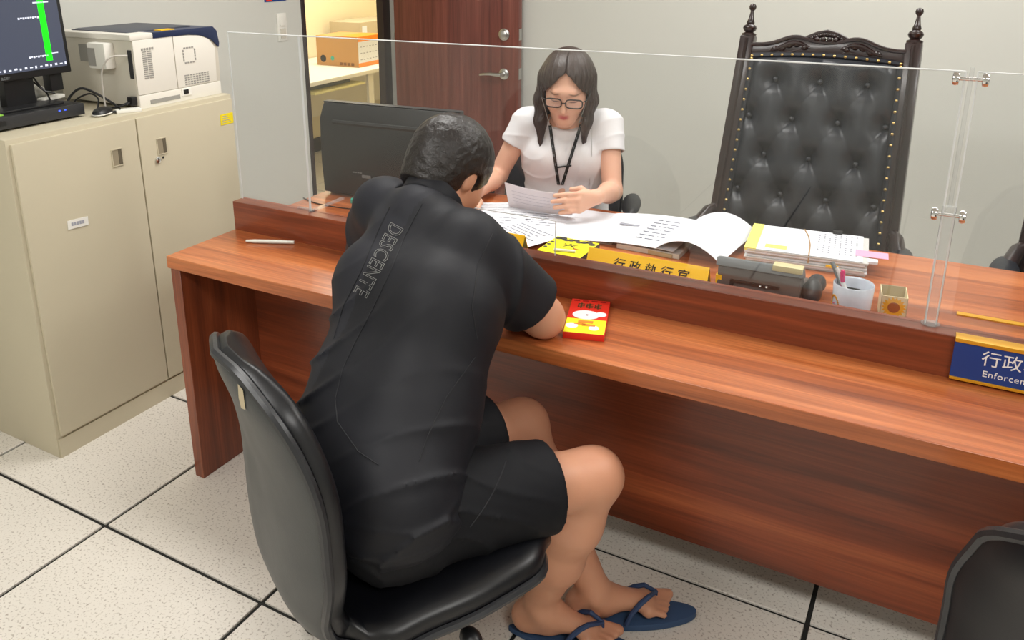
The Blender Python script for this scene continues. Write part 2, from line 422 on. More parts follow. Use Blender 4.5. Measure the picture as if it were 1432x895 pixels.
def sdf_mesh(name, f, lo, hi, h, smooth=1):
    lo = np.array(lo, float); hi = np.array(hi, float); B = 8
    nb = np.ceil((hi-lo)/(h*B)).astype(int); n = nb*B
    bc = np.stack(np.meshgrid(*[np.arange(k) for k in nb], indexing='ij'), -1).reshape(-1, 3)
    cen = (lo+(bc*B+B/2-.5)*h).astype(np.float32)
    dc = f(cen); act = np.abs(dc) < B*h*.87*1.7+.01
    A = np.empty(tuple(n), np.float32)
    A6 = A.reshape(nb[0], B, nb[1], B, nb[2], B)
    A6[:] = dc.reshape(nb)[:, None, :, None, :, None]
    loc = np.stack(np.meshgrid(*[np.arange(B)]*3, indexing='ij'), -1).reshape(-1, 3)
    ids = np.nonzero(act)[0]
    for s in range(0, len(ids), 600):
        ii = ids[s:s+600]
        P = (lo+((bc[ii]*B)[:, None, :]+loc[None])*h).reshape(-1, 3).astype(np.float32)
        D = f(P).reshape(len(ii), B, B, B)
        A6[bc[ii, 0], :, bc[ii, 1], :, bc[ii, 2], :] = D
    A[0] = A[-1] = 1; A[:, 0] = A[:, -1] = 1; A[:, :, 0] = A[:, :, -1] = 1
    S = A < 0
    c = [S[i:n[0]-1+i, j:n[1]-1+j, k:n[2]-1+k] for i in (0, 1) for j in (0, 1) for k in (0, 1)]
    cnt = sum(x.astype(np.int8) for x in c); cell = (cnt > 0) & (cnt < 8)
    idx = np.argwhere(cell); vid = -np.ones(cell.shape, np.int32); vid[cell] = np.arange(len(idx))
    acc = np.zeros((len(idx), 3)); num = np.zeros(len(idx))
    corners = [(i, j, k) for i in (0, 1) for j in (0, 1) for k in (0, 1)]
    val = {q: A[idx[:, 0]+q[0], idx[:, 1]+q[1], idx[:, 2]+q[2]] for q in corners}
    for a in corners:
        for ax in range(3):
            if a[ax] == 0:
                b = list(a); b[ax] = 1; b = tuple(b)
                va, vb = val[a], val[b]; cr = (va < 0) != (vb < 0)
                t = np.where(cr, va/np.where(va == vb, 1, va-vb), 0)
                pt = np.array(a, float)[None]+t[:, None]*(np.array(b, float)-np.array(a, float))[None]
                acc += pt*cr[:, None]; num += cr
    V = lo+(idx+acc/np.maximum(num, 1)[:, None])*h
    faces = []
    for ax in range(3):
        o1, o2 = [(1, 2), (2, 0), (0, 1)][ax]
        sl = [slice(1, n[0]-1), slice(1, n[1]-1), slice(1, n[2]-1)]; sl2 = list(sl)
        sl2[ax] = slice(2, n[ax])
        s0 = S[tuple(sl)]; s1 = S[tuple(sl2)]
        for flip, msk in ((False, s0 & ~s1), (True, ~s0 & s1)):
            e = np.argwhere(msk)+1
            if len(e) == 0: continue
            e1 = e.copy(); e1[:, o1] -= 1; e2 = e.copy(); e2[:, o2] -= 1; e3 = e1.copy(); e3[:, o2] -= 1
            g = lambda x: vid[x[:, 0], x[:, 1], x[:, 2]]
            q = np.stack([g(e), g(e1), g(e3), g(e2)], 1)
            if not flip: q = q[:, [0, 1, 2, 3]]
            else: q = q[:, [3, 2, 1, 0]]
            faces.append(q[(q >= 0).all(1)])
    F = np.concatenate(faces)
    if smooth:
        ed = np.concatenate([F[:, [0, 1]], F[:, [1, 2]], F[:, [2, 3]], F[:, [3, 0]]]); ed = np.concatenate([ed, ed[:, ::-1]])
        for _ in range(smooth):
            sm = np.stack([np.bincount(ed[:, 0], V[ed[:, 1], k], len(V)) for k in range(3)], 1); dg = np.bincount(ed[:, 0], minlength=len(V))
            V = V*.5+.5*sm/np.maximum(dg, 1)[:, None]
    me = bpy.data.meshes.new(name)
    me.vertices.add(len(V)); me.vertices.foreach_set('co', V.astype(np.float32).ravel())
    me.loops.add(len(F)*4); me.loops.foreach_set('vertex_index', F.ravel().astype(np.int32))
    me.polygons.add(len(F)); me.polygons.foreach_set('loop_start', np.arange(0, len(F)*4, 4, dtype=np.int32)); me.polygons.foreach_set('loop_total', np.full(len(F), 4, np.int32))
    me.polygons.foreach_set('use_smooth', np.ones(len(F), bool))
    me.update(calc_edges=True); me.validate()
    return me, V
def paint(me, V, chans):
    """chans: (N,3) colour weights stored as the 'paint' attribute"""
    at = me.color_attributes.new('paint', 'FLOAT_COLOR', 'POINT')
    c = np.ones((len(V), 4), np.float32); c[:, :3] = chans; at.data.foreach_set('color', c.ravel())

# ---------------------------------------------------------------- the room
XL, YB = -.98, 2.90          # left wall plane, back wall plane
s = MB().box((XL-.1, -3.4, 0), (XL, 2.12, CEIL)); struct(s.build('wall_left', M_WALL))
s = MB().box((XL-.1, 2.12, 2.12), (XL, YB+.1, CEIL)); struct(s.build('wall_left', M_WALL))
s = MB().box((XL, YB, 0), (4.9, YB+.1, CEIL)); struct(s.build('wall_back', M_WALL))
s = MB().box((4.8, -3.4, 0), (4.9, YB, CEIL)); struct(s.build('wall_right', M_WALL))
s = MB().box((XL-.1, -3.5, 0), (4.9, -3.4, CEIL)); struct(s.build('wall_front', M_WALL))
s = MB().box((-2.6, -3.5, CEIL), (4.9, 5.4, CEIL+.08)); ceil = struct(s.build('ceiling', M_CEIL))
s = MB().box((-2.55, .4, 0), (-2.45, 5.3, CEIL)); struct(s.build('wall_side_room_left', M_WALL_W))
s = MB().box((-2.45, 5.2, 0), (XL-.1, 5.3, CEIL)); struct(s.build('wall_side_room_back', M_WALL_W))
s = MB().box((-2.45, .4, 0), (XL-.1, .5, CEIL)); struct(s.build('wall_side_room_front', M_WALL_W))
s = MB().box((XL-.04, YB+.1, 0), (XL, 5.3, CEIL)); struct(s.build('wall_side_room_right', M_WALL_W))
s = MB().box((-2.45, .5, 0), (-2.425, 5.2, .11)); struct(s.build('baseboard_side_room', M_BASEB, bevel=.003))
# door frame (casing) in the left wall
s = MB(); s.box((XL-.101, 2.118, 0), (XL+.006, 2.146, 2.12)); s.box((XL-.035, 2.815, 0), (XL+.012, 2.885, 2.12)); s.box((XL-.101, 2.12, 2.08), (XL+.012, 2.885, 2.14))
struct(s.build('trim_1', M_DARKFRAME, bevel=.003))
# open door leaf lying in front of the back wall
s = MB().box((-.90, 2.825, .01), (-.10, 2.865, 2.07)); dr = struct(s.build('door_1', M_DOOR, bevel=.003))
s = MB(); Mx = Matrix.Rotation(PI/2, 3, 'X')
s.lathe([(.032, 0), (.032, .006), (.024, .012), (.024, .02), (.012, .026)], (-.185, 2.825, 1.118), 24, Mx); s.build('deadbolt', M_STEEL, dr)
s = MB(); s.lathe([(.030, 0), (.030, .006), (.026, .010), (.012, .012), (.011, .045)], (-.185, 2.825, .907), 24, Mx)
s.tube([(-.185, 2.782, .907), (-.21, 2.778, .907), (-.25, 2.778, .909), (-.29, 2.782, .905), (-.318, 2.79, .899)], [.010, .010, .008, .007, .006], 10)
s.build('door_handle', M_STEEL, dr)
s = MB(); s.box((-.102, 2.83, 1.09), (-.097, 2.86, 1.15)); s.box((-.102, 2.83, .88), (-.097, 2.86, .94)); s.build('latch_plate', M_STEEL, dr)
s = MB()
for z in (.25, 1.05, 1.85): s.cone((-.91, 2.85, z-.05), (-.91, 2.85, z+.05), .008, .008, 10)
s.build('hinge', M_STEEL, dr)
# floor: dark slab with raised tiles, 0.6 m grid through the origin
s = MB().box((-2.6, -3.5, -.1), (4.9, 5.4, -.008)); fl = struct(s.build('floor', M_JOINT))
tm = MB().box((-.2943, -.2943, -.008), (.2943, .2943, 0)).mesh('tile', bevel=.0015, seg=1); tm.materials.append(M_TILE)
for i in range(-5, 8):
    for j in range(-6, 9):
        x, y = .6*i+.3, .6*j+.3
        if x < -1.1 and y < .2: continue
        if x > -.9 and y > 3.2: continue
        o = bpy.data.objects.new('tile', tm); COL.objects.link(o); o.parent = fl; o.location = (x, y, 0)
# ceiling lights
PLACES = ['the left end of the counter desk', 'the right end of the counter desk', 'the floor left behind the camera', 'the floor right behind the camera', 'the strip along the back wall']
for px, py, w in PANELS:
    t = root('ceiling_light', 'white recessed ceiling light panel over '+PLACES[PANELS.index((px, py, w))], 'ceiling light', (px, py, CEIL))
    s = MB()
    for a, b, c, d in ((-.6, -.3, .6, -.28), (-.6, .28, .6, .3), (-.6, -.28, -.58, .28), (.58, -.28, .6, .28)): s.box((px+a, py+b, CEIL-.03), (px+c, py+d, CEIL))
    s.build('frame', M_WHITEPL, t)
    MB().box((px-.58, py-.28, CEIL-.012), (px+.58, py+.28, CEIL-.004)).build('diffuser', M_PANEL_E, t)
# switch, notice
t = root('wall_switch', 'white double rocker switch on the wall left of the doorway', 'switch', (XL, 1.965, 1.13))
MB().box((XL, 1.932, 1.135), (XL+.008, 1.998, 1.27)).build('switch_plate', M_WHITEPL, t, bevel=.003)
for z0 in (1.148, 1.208): MB().box((XL+.008, 1.948, z0), (XL+.014, 1.982, z0+.048)).build('rocker', M_PRSIDE if z0 < 1.2 else M_WHITEPL, t, bevel=.002)
t = root('wall_notice', 'small blue notice with a red mark above the wall switch', 'sign', (XL, 1.93, 1.327))
MB().box((XL, 1.86, 1.328), (XL+.003, 2.01, 1.43)).build('notice_board', M_BLUE, t)
MB().box((XL+.003, 1.87, 1.331), (XL+.004, 1.91, 1.345)).build('red_mark', M_RED, t)

# ---------------------------------------------------------------- side room things
t = root('side_room_table', 'long white table against the cream wall of the room beyond the doorway', 'table', (-2.0, 3.8, 0))
MB().box((-2.44, 2.75, .722), (-1.62, 4.9, .75)).build('tabletop', M_CREAM, t, bevel=.004)
for x, y in ((-2.36, 2.85), (-1.70, 2.85), (-2.36, 4.8), (-1.70, 4.8)): MB().box((x-.02, y-.02, 0), (x+.02, y+.02, .722)).build('leg', M_CREAM, t)
MB().box((-2.40, 2.88, .30), (-2.38, 4.78, .70)).build('back_panel', M_CREAM, t)
MB().box((-1.70, 3.60, .02), (-1.68, 3.66, .72)).build('support_post', M_CREAM, t)
MB().box((-2.05, 2.95, .66), (-1.63, 3.5, .675)).build('keyboard_tray', plain('tray_cream', srgb(226, 216, 150), .5), t, bevel=.003)
t = root('keyboard', 'grey keyboard on the pull-out tray under the side room table', 'keyboard', (-1.8, 3.25, .675))
MB().box((-1.92, 3.02, .675), (-1.72, 3.44, .695)).build('keyboard_body', M_GREYPL, t, bevel=.003)
s = MB()
for i in range(12):
    for j in range(4): s.box((-1.90+j*.045, 3.04+i*.033, .695), (-1.90+j*.045+.036, 3.04+i*.033+.026, .700))
s.build('keys', M_DKPL, t)
def carton(name, label, c, ang, w, d, h, mat):
    t = root(name, label, 'box', c)
    R = Matrix.Translation(Vector(c)) @ Matrix.Rotation(ang, 4, 'Z')
    s = MB(); s.T = R; s.box((-w/2, -d/2, 0), (w/2, d/2, h)); s.build('carton_body', mat, t, bevel=.003)
    return t, R
t, R = carton('cardboard_box', 'brown cardboard box with a white and orange printed end on the side room table', (-1.947, 3.74, .75), 0, .38, .29, .215, M_CARD)
s = MB(); s.T = R; s.box((.190, -.142, .03), (.1915, .142, .18)); s.build('white_label', M_PAPER, t)
for za, zb in ((.002, .03), (.18, .213)): s = MB(); s.T = R; s.box((.190, -.143, za), (.1915, .143, zb)); s.build('orange_band', M_ORANGE, t)
s = MB(); s.T = R; s.box((.19, -.02, .2145), (-.19+.25, .02, .2162)); s.box((.02, -.145, .2148), (.189, .145, .2158)); s.build('lid_tape', M_ORANGE, t)
s = MB(); s.T = R
for k in range(3):
    for q in range(7): s.box((.1915, -.12+q*.036, .05+k*.045), (.192, -.12+q*.036+.02, .056+k*.045))
s.build('label_print', M_INK, t)
s = MB(); s.T = R; s.lathe([(.026, 0), (.026, .001)], (-.13, -.145, .05), 20, Mx); s.build('round_logo', M_INKD, t)
s = MB(); s.T = R; s.lathe([(.016, 0), (.016, .001)], (-.045, -.145, .055), 16, Mx); s.build('green_logo', M_TEAL, t)
s = MB(); s.T = R
for q in range(4): s.box((.02+q*.035, -.1465, .01), (.045+q*.035, -.145, .03))
s.build('handling_mark', plain('brown_print', srgb(130, 90, 50), .8), t)
t, R = carton('cardboard_box', 'flat grey-beige cardboard box standing behind the brown box in the side room', (-2.22, 4.32, .75), 0, .30, .55, .27, M_CARDG)
s = MB(); s.T = R; s.box((.15, -.25, .18), (.1515, -.19, .24)); s.build('white_label', M_PAPER, t)

# ---------------------------------------------------------------- counter desk
dk = root('counter_desk', 'long reddish brown wooden counter desk with a raised divider between its two sides', 'desk', (1.8, .75, 0))
X0, X1 = .036, 3.4
MB().box((X0, .294, .695), (X1, .570, .7313)).build('visitor_ledge', M_WX, dk, bevel=.0015, seg=1)
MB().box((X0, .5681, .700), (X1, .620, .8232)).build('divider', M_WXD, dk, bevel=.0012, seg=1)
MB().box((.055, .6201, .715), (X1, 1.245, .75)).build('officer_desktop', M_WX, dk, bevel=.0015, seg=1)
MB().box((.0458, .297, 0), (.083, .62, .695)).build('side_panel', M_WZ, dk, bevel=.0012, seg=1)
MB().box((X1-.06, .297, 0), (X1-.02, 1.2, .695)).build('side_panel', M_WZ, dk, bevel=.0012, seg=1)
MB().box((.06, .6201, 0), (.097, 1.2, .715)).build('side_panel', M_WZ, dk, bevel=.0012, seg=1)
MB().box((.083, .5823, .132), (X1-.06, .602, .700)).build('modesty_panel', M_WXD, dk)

# blue name sign on the divider
t = root('name_sign', 'blue and gold sign with white lettering on the front of the counter divider', 'sign', (2.15, .56, .737))
MB().box((1.998, .556, .743), (2.31, .5678, .818)).build('sign_plate', M_BLUE, t)
MB().box((1.998, .5535, .737), (2.31, .5678, .743)).build('gold_rail', M_GOLD, t, bevel=.001)
MB().box((1.998, .5535, .818), (2.31, .585, .826)).build('gold_rail', M_GOLD, t, bevel=.001)
put_text('lettering', '行政執行官', .034, (2.132, .5555, .7915), (1, 0, 0), (0, 0, 1), M_WHITE, t, spacing=1.04)
put_text('lettering', 'Enforcement Officer', .0185, (2.135, .5555, .7605), (1, 0, 0), (0, 0, 1), M_WHITE, t, spacing=1.08)
# acrylic screen
t = root('acrylic_screen', 'clear acrylic protective screen standing along the counter divider', 'screen', (1.6, .606, .8232))
def pane_mesh(poly, y, th, name, mat):
    s = MB(); M = Matrix(((1,0,0,0),(0,0,-1,y+th/2),(0,1,0,0),(0,0,0,1)))
    s.prism(poly, th, M); o = s.build(name, mat, t, smooth=False)
    return o
def outline(poly, y, r, closed=True):
    s = MB()
    for i in range(len(poly)-(0 if closed else 1)):
        a = poly[i]; b = poly[(i+1) % len(poly)]
        s.cone((a[0], y, a[1]), (b[0], y, b[1]), r, r, 6)
    return s
ZP = 1.339; YP = .606
pane_mesh([(.043, .8232), (.316, .8232), (.316, ZP), (.043, ZP)], YP, .004, 'side_pane', M_PANEW)
outline([(.043, .8232), (.043, ZP), (.316, ZP), (.316, .8232)], YP, .0017, False).build('pane_edge', M_PEDGE, t)
main = [(.320, .8232), (.72, .8232), (.72, .915), (1.115, .915), (1.115, .8232), (1.942, .8232), (1.942, ZP), (.320, ZP)]
pane_mesh(main, YP, .004, 'main_pane', M_PANE)
outline([(.320, .8232), (.320, ZP), (1.942, ZP), (1.942, .8232)], YP, .0018, False).build('pane_edge', M_PEDGE, t)
outline([(.72, .8232), (.72, .915), (1.115, .915), (1.115, .8232)], YP, .0014, False).build('slot_edge', M_PEDGE, t)
pane_mesh([(1.962, .8232), (3.3, .8232), (3.3, ZP), (1.962, ZP)], YP, .004, 'right_pane', M_PANE)
outline([(1.962, .8232), (1.962, ZP), (3.3, ZP)], YP, .0015, False).build('pane_edge', M_PEDGE, t)
s = MB(); s.box((.27, .60, .8232), (.33, .612, .829)); s.box((.322, .59, .8232), (.334, .75, .829)); s.build('foot', M_TUBE, t)
s = MB(); s.cone((1.952, YP, .8232), (1.952, YP, 1.075), .0125, .0125, 16); s.cone((1.952, YP, .8232), (1.952, YP, .826), .018, .018, 18); s.build('post', M_TUBE, t)
for z in (1.058, 1.325):
    s = MB(); My = Matrix.Rotation(PI/2, 3, 'Y')
    s.cone((1.926, YP, z), (1.978, YP, z), .0035, .0035, 10); s.build('clamp_bolt', M_CHROME, t)
    for sg in (-1, 1):
        s = MB(); s.lathe([(.004, -.006), (.012, -.005), (.0135, 0), (.012, .005), (.004, .006)], (1.952+sg*.024, YP, z), 18, My); s.build('clamp_head', M_CHROME, t)
s = MB(); s.cone((1.952, YP, 1.075), (1.952, YP, ZP+.008), .004, .004, 8); s.build('post_rod', M_TUBE, t)

# ---------------------------------------------------------------- beige steel cabinet
t = root('steel_cabinet', 'low beige steel two-door cabinet on the left with scuffed doors', 'cabinet', (-.64, .59, 0))
CXF = -.412
s = MB(); s.box((-.87, .145, .0), (CXF, 1.037, 1.055)); s.build('body', M_CAB, t, bevel=.003)
for y0, y1, hy in ((.157, .590, .502), (.595, 1.028, .684)):
    d = MB().box((CXF, y0, .076), (CXF+.012, y1, 1.040)).build('door', M_CAB, t, bevel=.003)
    s = MB(); a, b, c, e = hy-.018, hy+.018, .902, .954; x = CXF+.012
    for lo, hi in (((x, a-.003, c-.003), (x+.003, b+.003, c)), ((x, a-.003, e), (x+.003, b+.003, e+.003)), ((x, a-.003, c), (x+.003, a, e)), ((x, b, c), (x+.003, b+.003, e))): s.box(lo, hi)
    s.build('handle_rim', M_CAB, d)
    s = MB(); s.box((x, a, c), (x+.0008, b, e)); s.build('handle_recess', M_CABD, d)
    s = MB(); s.box((x+.0008, b-.012, c), (x+.002, b, e)); s.build('handle_shadow', plain('recess_shadow', srgb(96, 88, 72), .6), d)  # thin dark strip painting the shadow inside the handle recess
MB().lathe([(.011, 0), (.011, .006), (.007, .008)], (CXF+.012, .660, .884), 18, Matrix.Rotation(PI/2, 3, 'Y')).build('lock', M_CHROME, t)
MB().lathe([(.004, 0), (.004, .002)], (CXF+.012, .684, .888), 12, Matrix.Rotation(PI/2, 3, 'Y')).build('lock_dot', M_INKD, t)
MB().box((CXF-.001, .150, .0), (CXF+.006, 1.035, .066)).build('plinth', M_CAB, t)
R = Matrix.Translation((CXF+.0125, .327, .754)) @ Matrix.Rotation(-.06, 4, 'X')
s = MB(); s.T = R; s.box((0, -.036, -.014), (.002, .036, .014)); lab = s.build('label_holder', M_WHITEPL, t)
s = MB(); s.T = R
for q in range(5): s.box((.002, -.024+q*.0095, -.005), (.0025, -.017+q*.0095, .006))
s.build('label_print', M_INK, lab)
s = MB(); s.box((CXF+.012, .962, .948), (CXF+.013, 1.026, .988)); st = s.build('yellow_sticker', plain('sticker_yellow', srgb(236, 214, 20), .5), t)
s = MB()
for k in range(4): s.box((CXF+.013, .970, .955+k*.008), (CXF+.0134, 1.012-.006*k, .957+k*.008))
s.build('sticker_print', M_INK, st)

# ---------------------------------------------------------------- printer
t = root('printer', 'white laser printer with a navy lid edge on top of the beige cabinet', 'printer', (-.65, .85, 1.055))
PX0, PX1, PY0, PY1, PZ, PT = -.86, -.455, .655, 1.036, 1.055, 1.302
prof = [(PY0, PZ+.01), (PY1-.012, PZ+.01), (PY1, PZ+.07), (PY1, PT-.05), (PY1-.012, PT-.012), (PY0, PT-.012)]
M = Matrix(((0,0,1,0),(1,0,0,0),(0,1,0,0),(0,0,0,1)))
s = MB(); s.prism(prof, PX1-PX0, M, PX0); s.build('body', M_PRSIDE, t, bevel=.004)
s = MB(); s.box((PX1, PY0+.002, PZ+.048), (PX1+.004, .826, PT-.016)); s.build('side_cover', M_PRBODY, t, bevel=.002)
s = MB(); pr = [(.829, PZ+.048), (1.012, PZ+.05), (1.018, PT-.075), (.99, PT-.04), (.94, PT-.022), (.829, PT-.016)]
s.prism(pr, .004, M, PX1); s.build('side_cover', M_PRBODY, t, bevel=.001)
s = MB(); s.box((PX1-.012, PY0+.002, PZ), (PX1+.006, 1.028, PZ+.046)); s.build('base_skirt', M_PRBODY, t, bevel=.002)
s = MB(); s.box((PX1+.006, .70, PZ+.012), (PX1+.0075, .83, PZ+.026)); s.build('hand_slot', M_VENT, t)
s = MB(); s.box((PX1+.006, .838, PZ+.018), (PX1+.009, .882, PZ+.044)); s.build('socket_rim', M_WHITEPL, t)
s = MB(); s.box((PX1+.009, .846, PZ+.024), (PX1+.0105, .868, PZ+.040)); s.build('power_socket', M_BLACKPL, t)
s = MB()
for k in range(14):
    for q in range(2): s.box((PX1+.004, .690+q*.021, PZ+.100+k*.0068), (PX1+.0055, .707+q*.021, PZ+.1035+k*.0068))
for q in range(5): s.box((PX1+.004, .688+q*.011, PT-.052), (PX1+.0055, .695+q*.011, PT-.044))
for k in range(5):
    for q in range(9): s.box((PX1+.004, .862+q*.013, PZ+.054+k*.008), (PX1+.0055, .871+q*.013, PZ+.058+k*.008))
for k in range(8):
    a = .892; z = PZ+.158
    if k < 4: s.box((PX1+.004, a-.022+k*.012, z+.024), (PX1+.0055, a-.014+k*.012, z+.029)); s.box((PX1+.004, a-.022+k*.012, z-.028), (PX1+.0055, a-.014+k*.012, z-.023))
    else:
        s.box((PX1+.004, a-.028, z-.02+(k-4)*.011), (PX1+.0055, a-.023, z-.012+(k-4)*.011)); s.box((PX1+.004, a+.025, z-.02+(k-4)*.011), (PX1+.0055, a+.030, z-.012+(k-4)*.011))
s.build('vent_slots', M_VENT, t)
s = MB(); s.box((PX0-.003, PY0-.006, PT-.016), (PX1+.004, .745, PT+.004)); s.build('top_lid', M_PRBODY, t, bevel=.005)
navy = [(.745, PT-.016), (.90, PT-.017), (.96, PT-.026), (1.005, PT-.045), (1.036, PT-.075), (1.040, PT-.06), (1.032, PT-.014), (1.015, PT+.002), (.745, PT+.004)]
s = MB(); s.prism(navy, PX1+.006-(PX0-.003), M, PX0-.003); s.build('front_lid', M_NAVY, t, bevel=.001)
s = MB(); s.box((PX0+.05, .69, PT+.002), (PX1-.06, .97, PT+.007)); s.build('output_tray', plain('tray_slate', srgb(70, 74, 84), .5), t, bevel=.002)
s = MB(); s.box((PX1-.055, .80, PT+.003), (PX1-.02, .86, PT+.006)); s.build('yellow_label', M_YELLOW, t)
s = MB(); s.box((-.635, PY0-.040, PZ+.135), (-.545, PY0, PZ+.222)); s.build('rear_box', M_WHITEPL, t, bevel=.006)
s = MB(); s.box((-.632, PY0-.0415, PZ+.145), (-.595, PY0-.040, PZ+.205)); s.build('rear_grille', M_VENT, t)
s = MB(); s.box((-.73, PY0-.002, PZ+.15), (-.665, PY0, PZ+.21)); s.build('rear_recess', M_VENT, t)
s = MB(); s.box((-.477, PY0-.003, PZ+.105), (-.459, PY0, PZ+.20)); s.build('port_panel', M_DKPL, t)
s = MB(); s.box((-.485, PY0-.022, PZ+.015), (-.459, PY0, PZ+.045)); s.build('power_plug', M_BLACKPL, t, bevel=.003)
def cable(name, label, pts, r, mat, cat='cable'):
    c = bpy.data.curves.new('c', 'CURVE')
    P = [Vector(p) for p in pts]; out = []
    for i in range(len(P)-1):
        p0 = P[max(i-1, 0)]; p1 = P[i]; p2 = P[i+1]; p3 = P[min(i+2, len(P)-1)]
        for k in range(6):
            u = k/6; out.append(.5*((2*p1)+(p2-p0)*u+(2*p0-5*p1+4*p2-p3)*u*u+(3*p1-p0-3*p2+p3)*u**3))
    out.append(P[-1]); bpy.data.curves.remove(c)
    s = MB(); s.tube(out, r, 8); return single(s.build(name, mat), label, cat)
cable('network_cable', 'pale grey cable looping from the back of the printer', [(-.468, .645, 1.238), (-.50, .60, 1.235), (-.53, .585, 1.19), (-.545, .59, 1.12), (-.55, .595, 1.065)], .003, M_CABLEW)
cable('power_cable', 'black power cable coiled on the cabinet beside the printer', [(-.47, .633, 1.083), (-.50, .60, 1.068), (-.55, .60, 1.064), (-.50, .555, 1.062), (-.46, .58, 1.062), (-.53, .62, 1.07), (-.58, .59, 1.11), (-.62, .56, 1.13), (-.645, .53, 1.10), (-.64, .51, 1.065)], .0042, M_CABLE)
cable('video_cable', 'thin black cable arched behind the video recorder', [(-.56, .57, 1.062), (-.59, .60, 1.09), (-.63, .60, 1.105), (-.66, .57, 1.09), (-.67, .55, 1.062)], .003, M_CABLE)
t = root('mouse', 'black computer mouse with a pale rim on the cabinet beside the recorder', 'mouse', (-.485, .535, 1.055))
s = MB(); R = Matrix.Rotation(.5, 3, 'Z'); s.ell((-.487, .535, 1.066), (.028, .050, .016), 16, 8, R); s.build('shell', M_BLACKPL, t)
s = MB(); s.ell((-.487, .535, 1.0615), (.030, .052, .006), 16, 6, R); s.build('rim', M_WHITEPL, t)
single(MB().cbox((-.455, .610, 1.0605), (.04, .08, .011), Matrix.Rotation(-.5, 3, 'Z')).build('power_adapter', M_WHITEPL, bevel=.003), 'small white adapter on the cabinet edge below the printer plug', 'adapter')
single(MB().cbox((-.66, .475, 1.1085), (.03, .10, .012), Matrix.Rotation(.3, 3, 'Z')).build('usb_hub', M_WHITEPL, bevel=.003), 'small white hub lying on top of the video recorder', 'hub')
# video recorder
t = root('video_recorder', 'wide flat black video recorder under the monitor on the beige cabinet', 'recorder', (-.69, .32, 1.055))
s = MB(); s.box((-.86, .150, 1.060), (-.535, .495, 1.100)); s.build('case', M_BLACKPL, t, bevel=.003)
s = MB(); s.box((-.535, .150, 1.062), (-.522, .495, 1.099)); s.build('front_panel', M_DKPL, t, bevel=.002)
for x, y in ((-.56, .18), (-.56, .46), (-.83, .18), (-.83, .46)): s = MB(); s.cone((x, y, 1.055), (x, y, 1.062), .012, .012, 10); s.build('foot', M_RUBBER, t)
for y in (.405, .425): MB().box((-.522, y-.003, 1.086), (-.5205, y+.003, 1.090)).build('indicator', M_LEDB, t)
MB().box((-.522, .19, 1.074), (-.5205, .225, 1.088)).build('usb_port', M_BLACKPL, t)
single(MB().box((-.60, .16, 1.100), (-.545, .235, 1.103)).build('note_pad', M_GREENL), 'lime green slip lying on the video recorder under the monitor', 'note')
# monitor with dark screen
t = root('computer_monitor', 'black monitor with a green bar on its dark screen standing on the recorder', 'monitor', (-.68, .25, 1.100))
R = Matrix.Translation((-.600, .523, 1.193)) @ Matrix.Rotation(.045, 4, 'Z') @ Matrix.Rotation(-.03, 4, 'Y')
def mon(lo, hi, name, mat, parent=t, bevel=0):
    s = MB(); s.T = R; s.box(lo, hi); return s.build(name, mat, parent, bevel=bevel)
mon((-.035, -.53, 0), (0, 0, .33), 'housing', M_BLACKPL, bevel=.004)
mon((0, -.518, .022), (.0012, -.014, .318), 'screen', M_SCREEN)
scr = mon((.0012, -.085, .045), (.0018, -.063, .250), 'green_bar', M_SGREEN)
for y, z, w in ((-.16, .183, .075), (-.145, .062, .07), (-.43, .183, .075)):
    s = MB(); s.T = R
    for q in range(9): s.box((.0012, y+q*w/9, z-.003+.002*(q % 2)), (.0018, y+q*w/9+w/12, z+.003))
    s.build('caption', M_STXT, t)
s = MB(); s.T = R
for q in range(22): s.box((.0012, -.40+q*.018, .027+(q*7 % 3)*.0012), (.0018, -.40+q*.018+.006+(q % 3)*.002, .033+(q % 2)*.002))
s.box((.0012, -.10, .226), (.0018, -.045, .230)); s.box((.0012, -.064, .066), (.0018, -.04, .069))
for q in range(7): s.box((.0012, -.10+q*.011, .288), (.0018, -.094+q*.011, .291))
s.build('screen_icons', M_STXT, t)
me = text_mesh('acer', .018); me.transform(R @ frame4((.0006, -.235, .0105), (0, 1, 0), (0, 0, 1))); link('brand_mark', me, M_GREYPL, t)
s = MB(); s.box((-.66, .30, 1.100), (-.625, .40, 1.22)); s.build('stand_neck', M_BLACKPL, t, bevel=.003)
s = MB(); s.box((-.77, .22, 1.100), (-.565, .455, 1.108)); s.build('stand_base', M_BLACKPL, t, bevel=.003)
s = MB(); s.box((-.66, .455, 1.135), (-.62, .50, 1.20)); s.build('cable_clip', M_BLACKPL, t, bevel=.004)
s = MB(); s.tube([(-.635, .40, 1.2), (-.63, .42, 1.16), (-.625, .44, 1.13), (-.63, .45, 1.108)], .003, 6); s.tube([(-.64, .37, 1.2), (-.64, .41, 1.17), (-.62, .43, 1.14), (-.615, .46, 1.13)], .003, 6); s.build('cable', M_CABLE, t)
s = MB(); s.ell((-.72, .46, 1.125), (.03, .035, .025), 12, 8); single(s.build('plastic_bag', M_WHITEPL), 'crumpled clear plastic bag behind the monitor stand', 'bag')

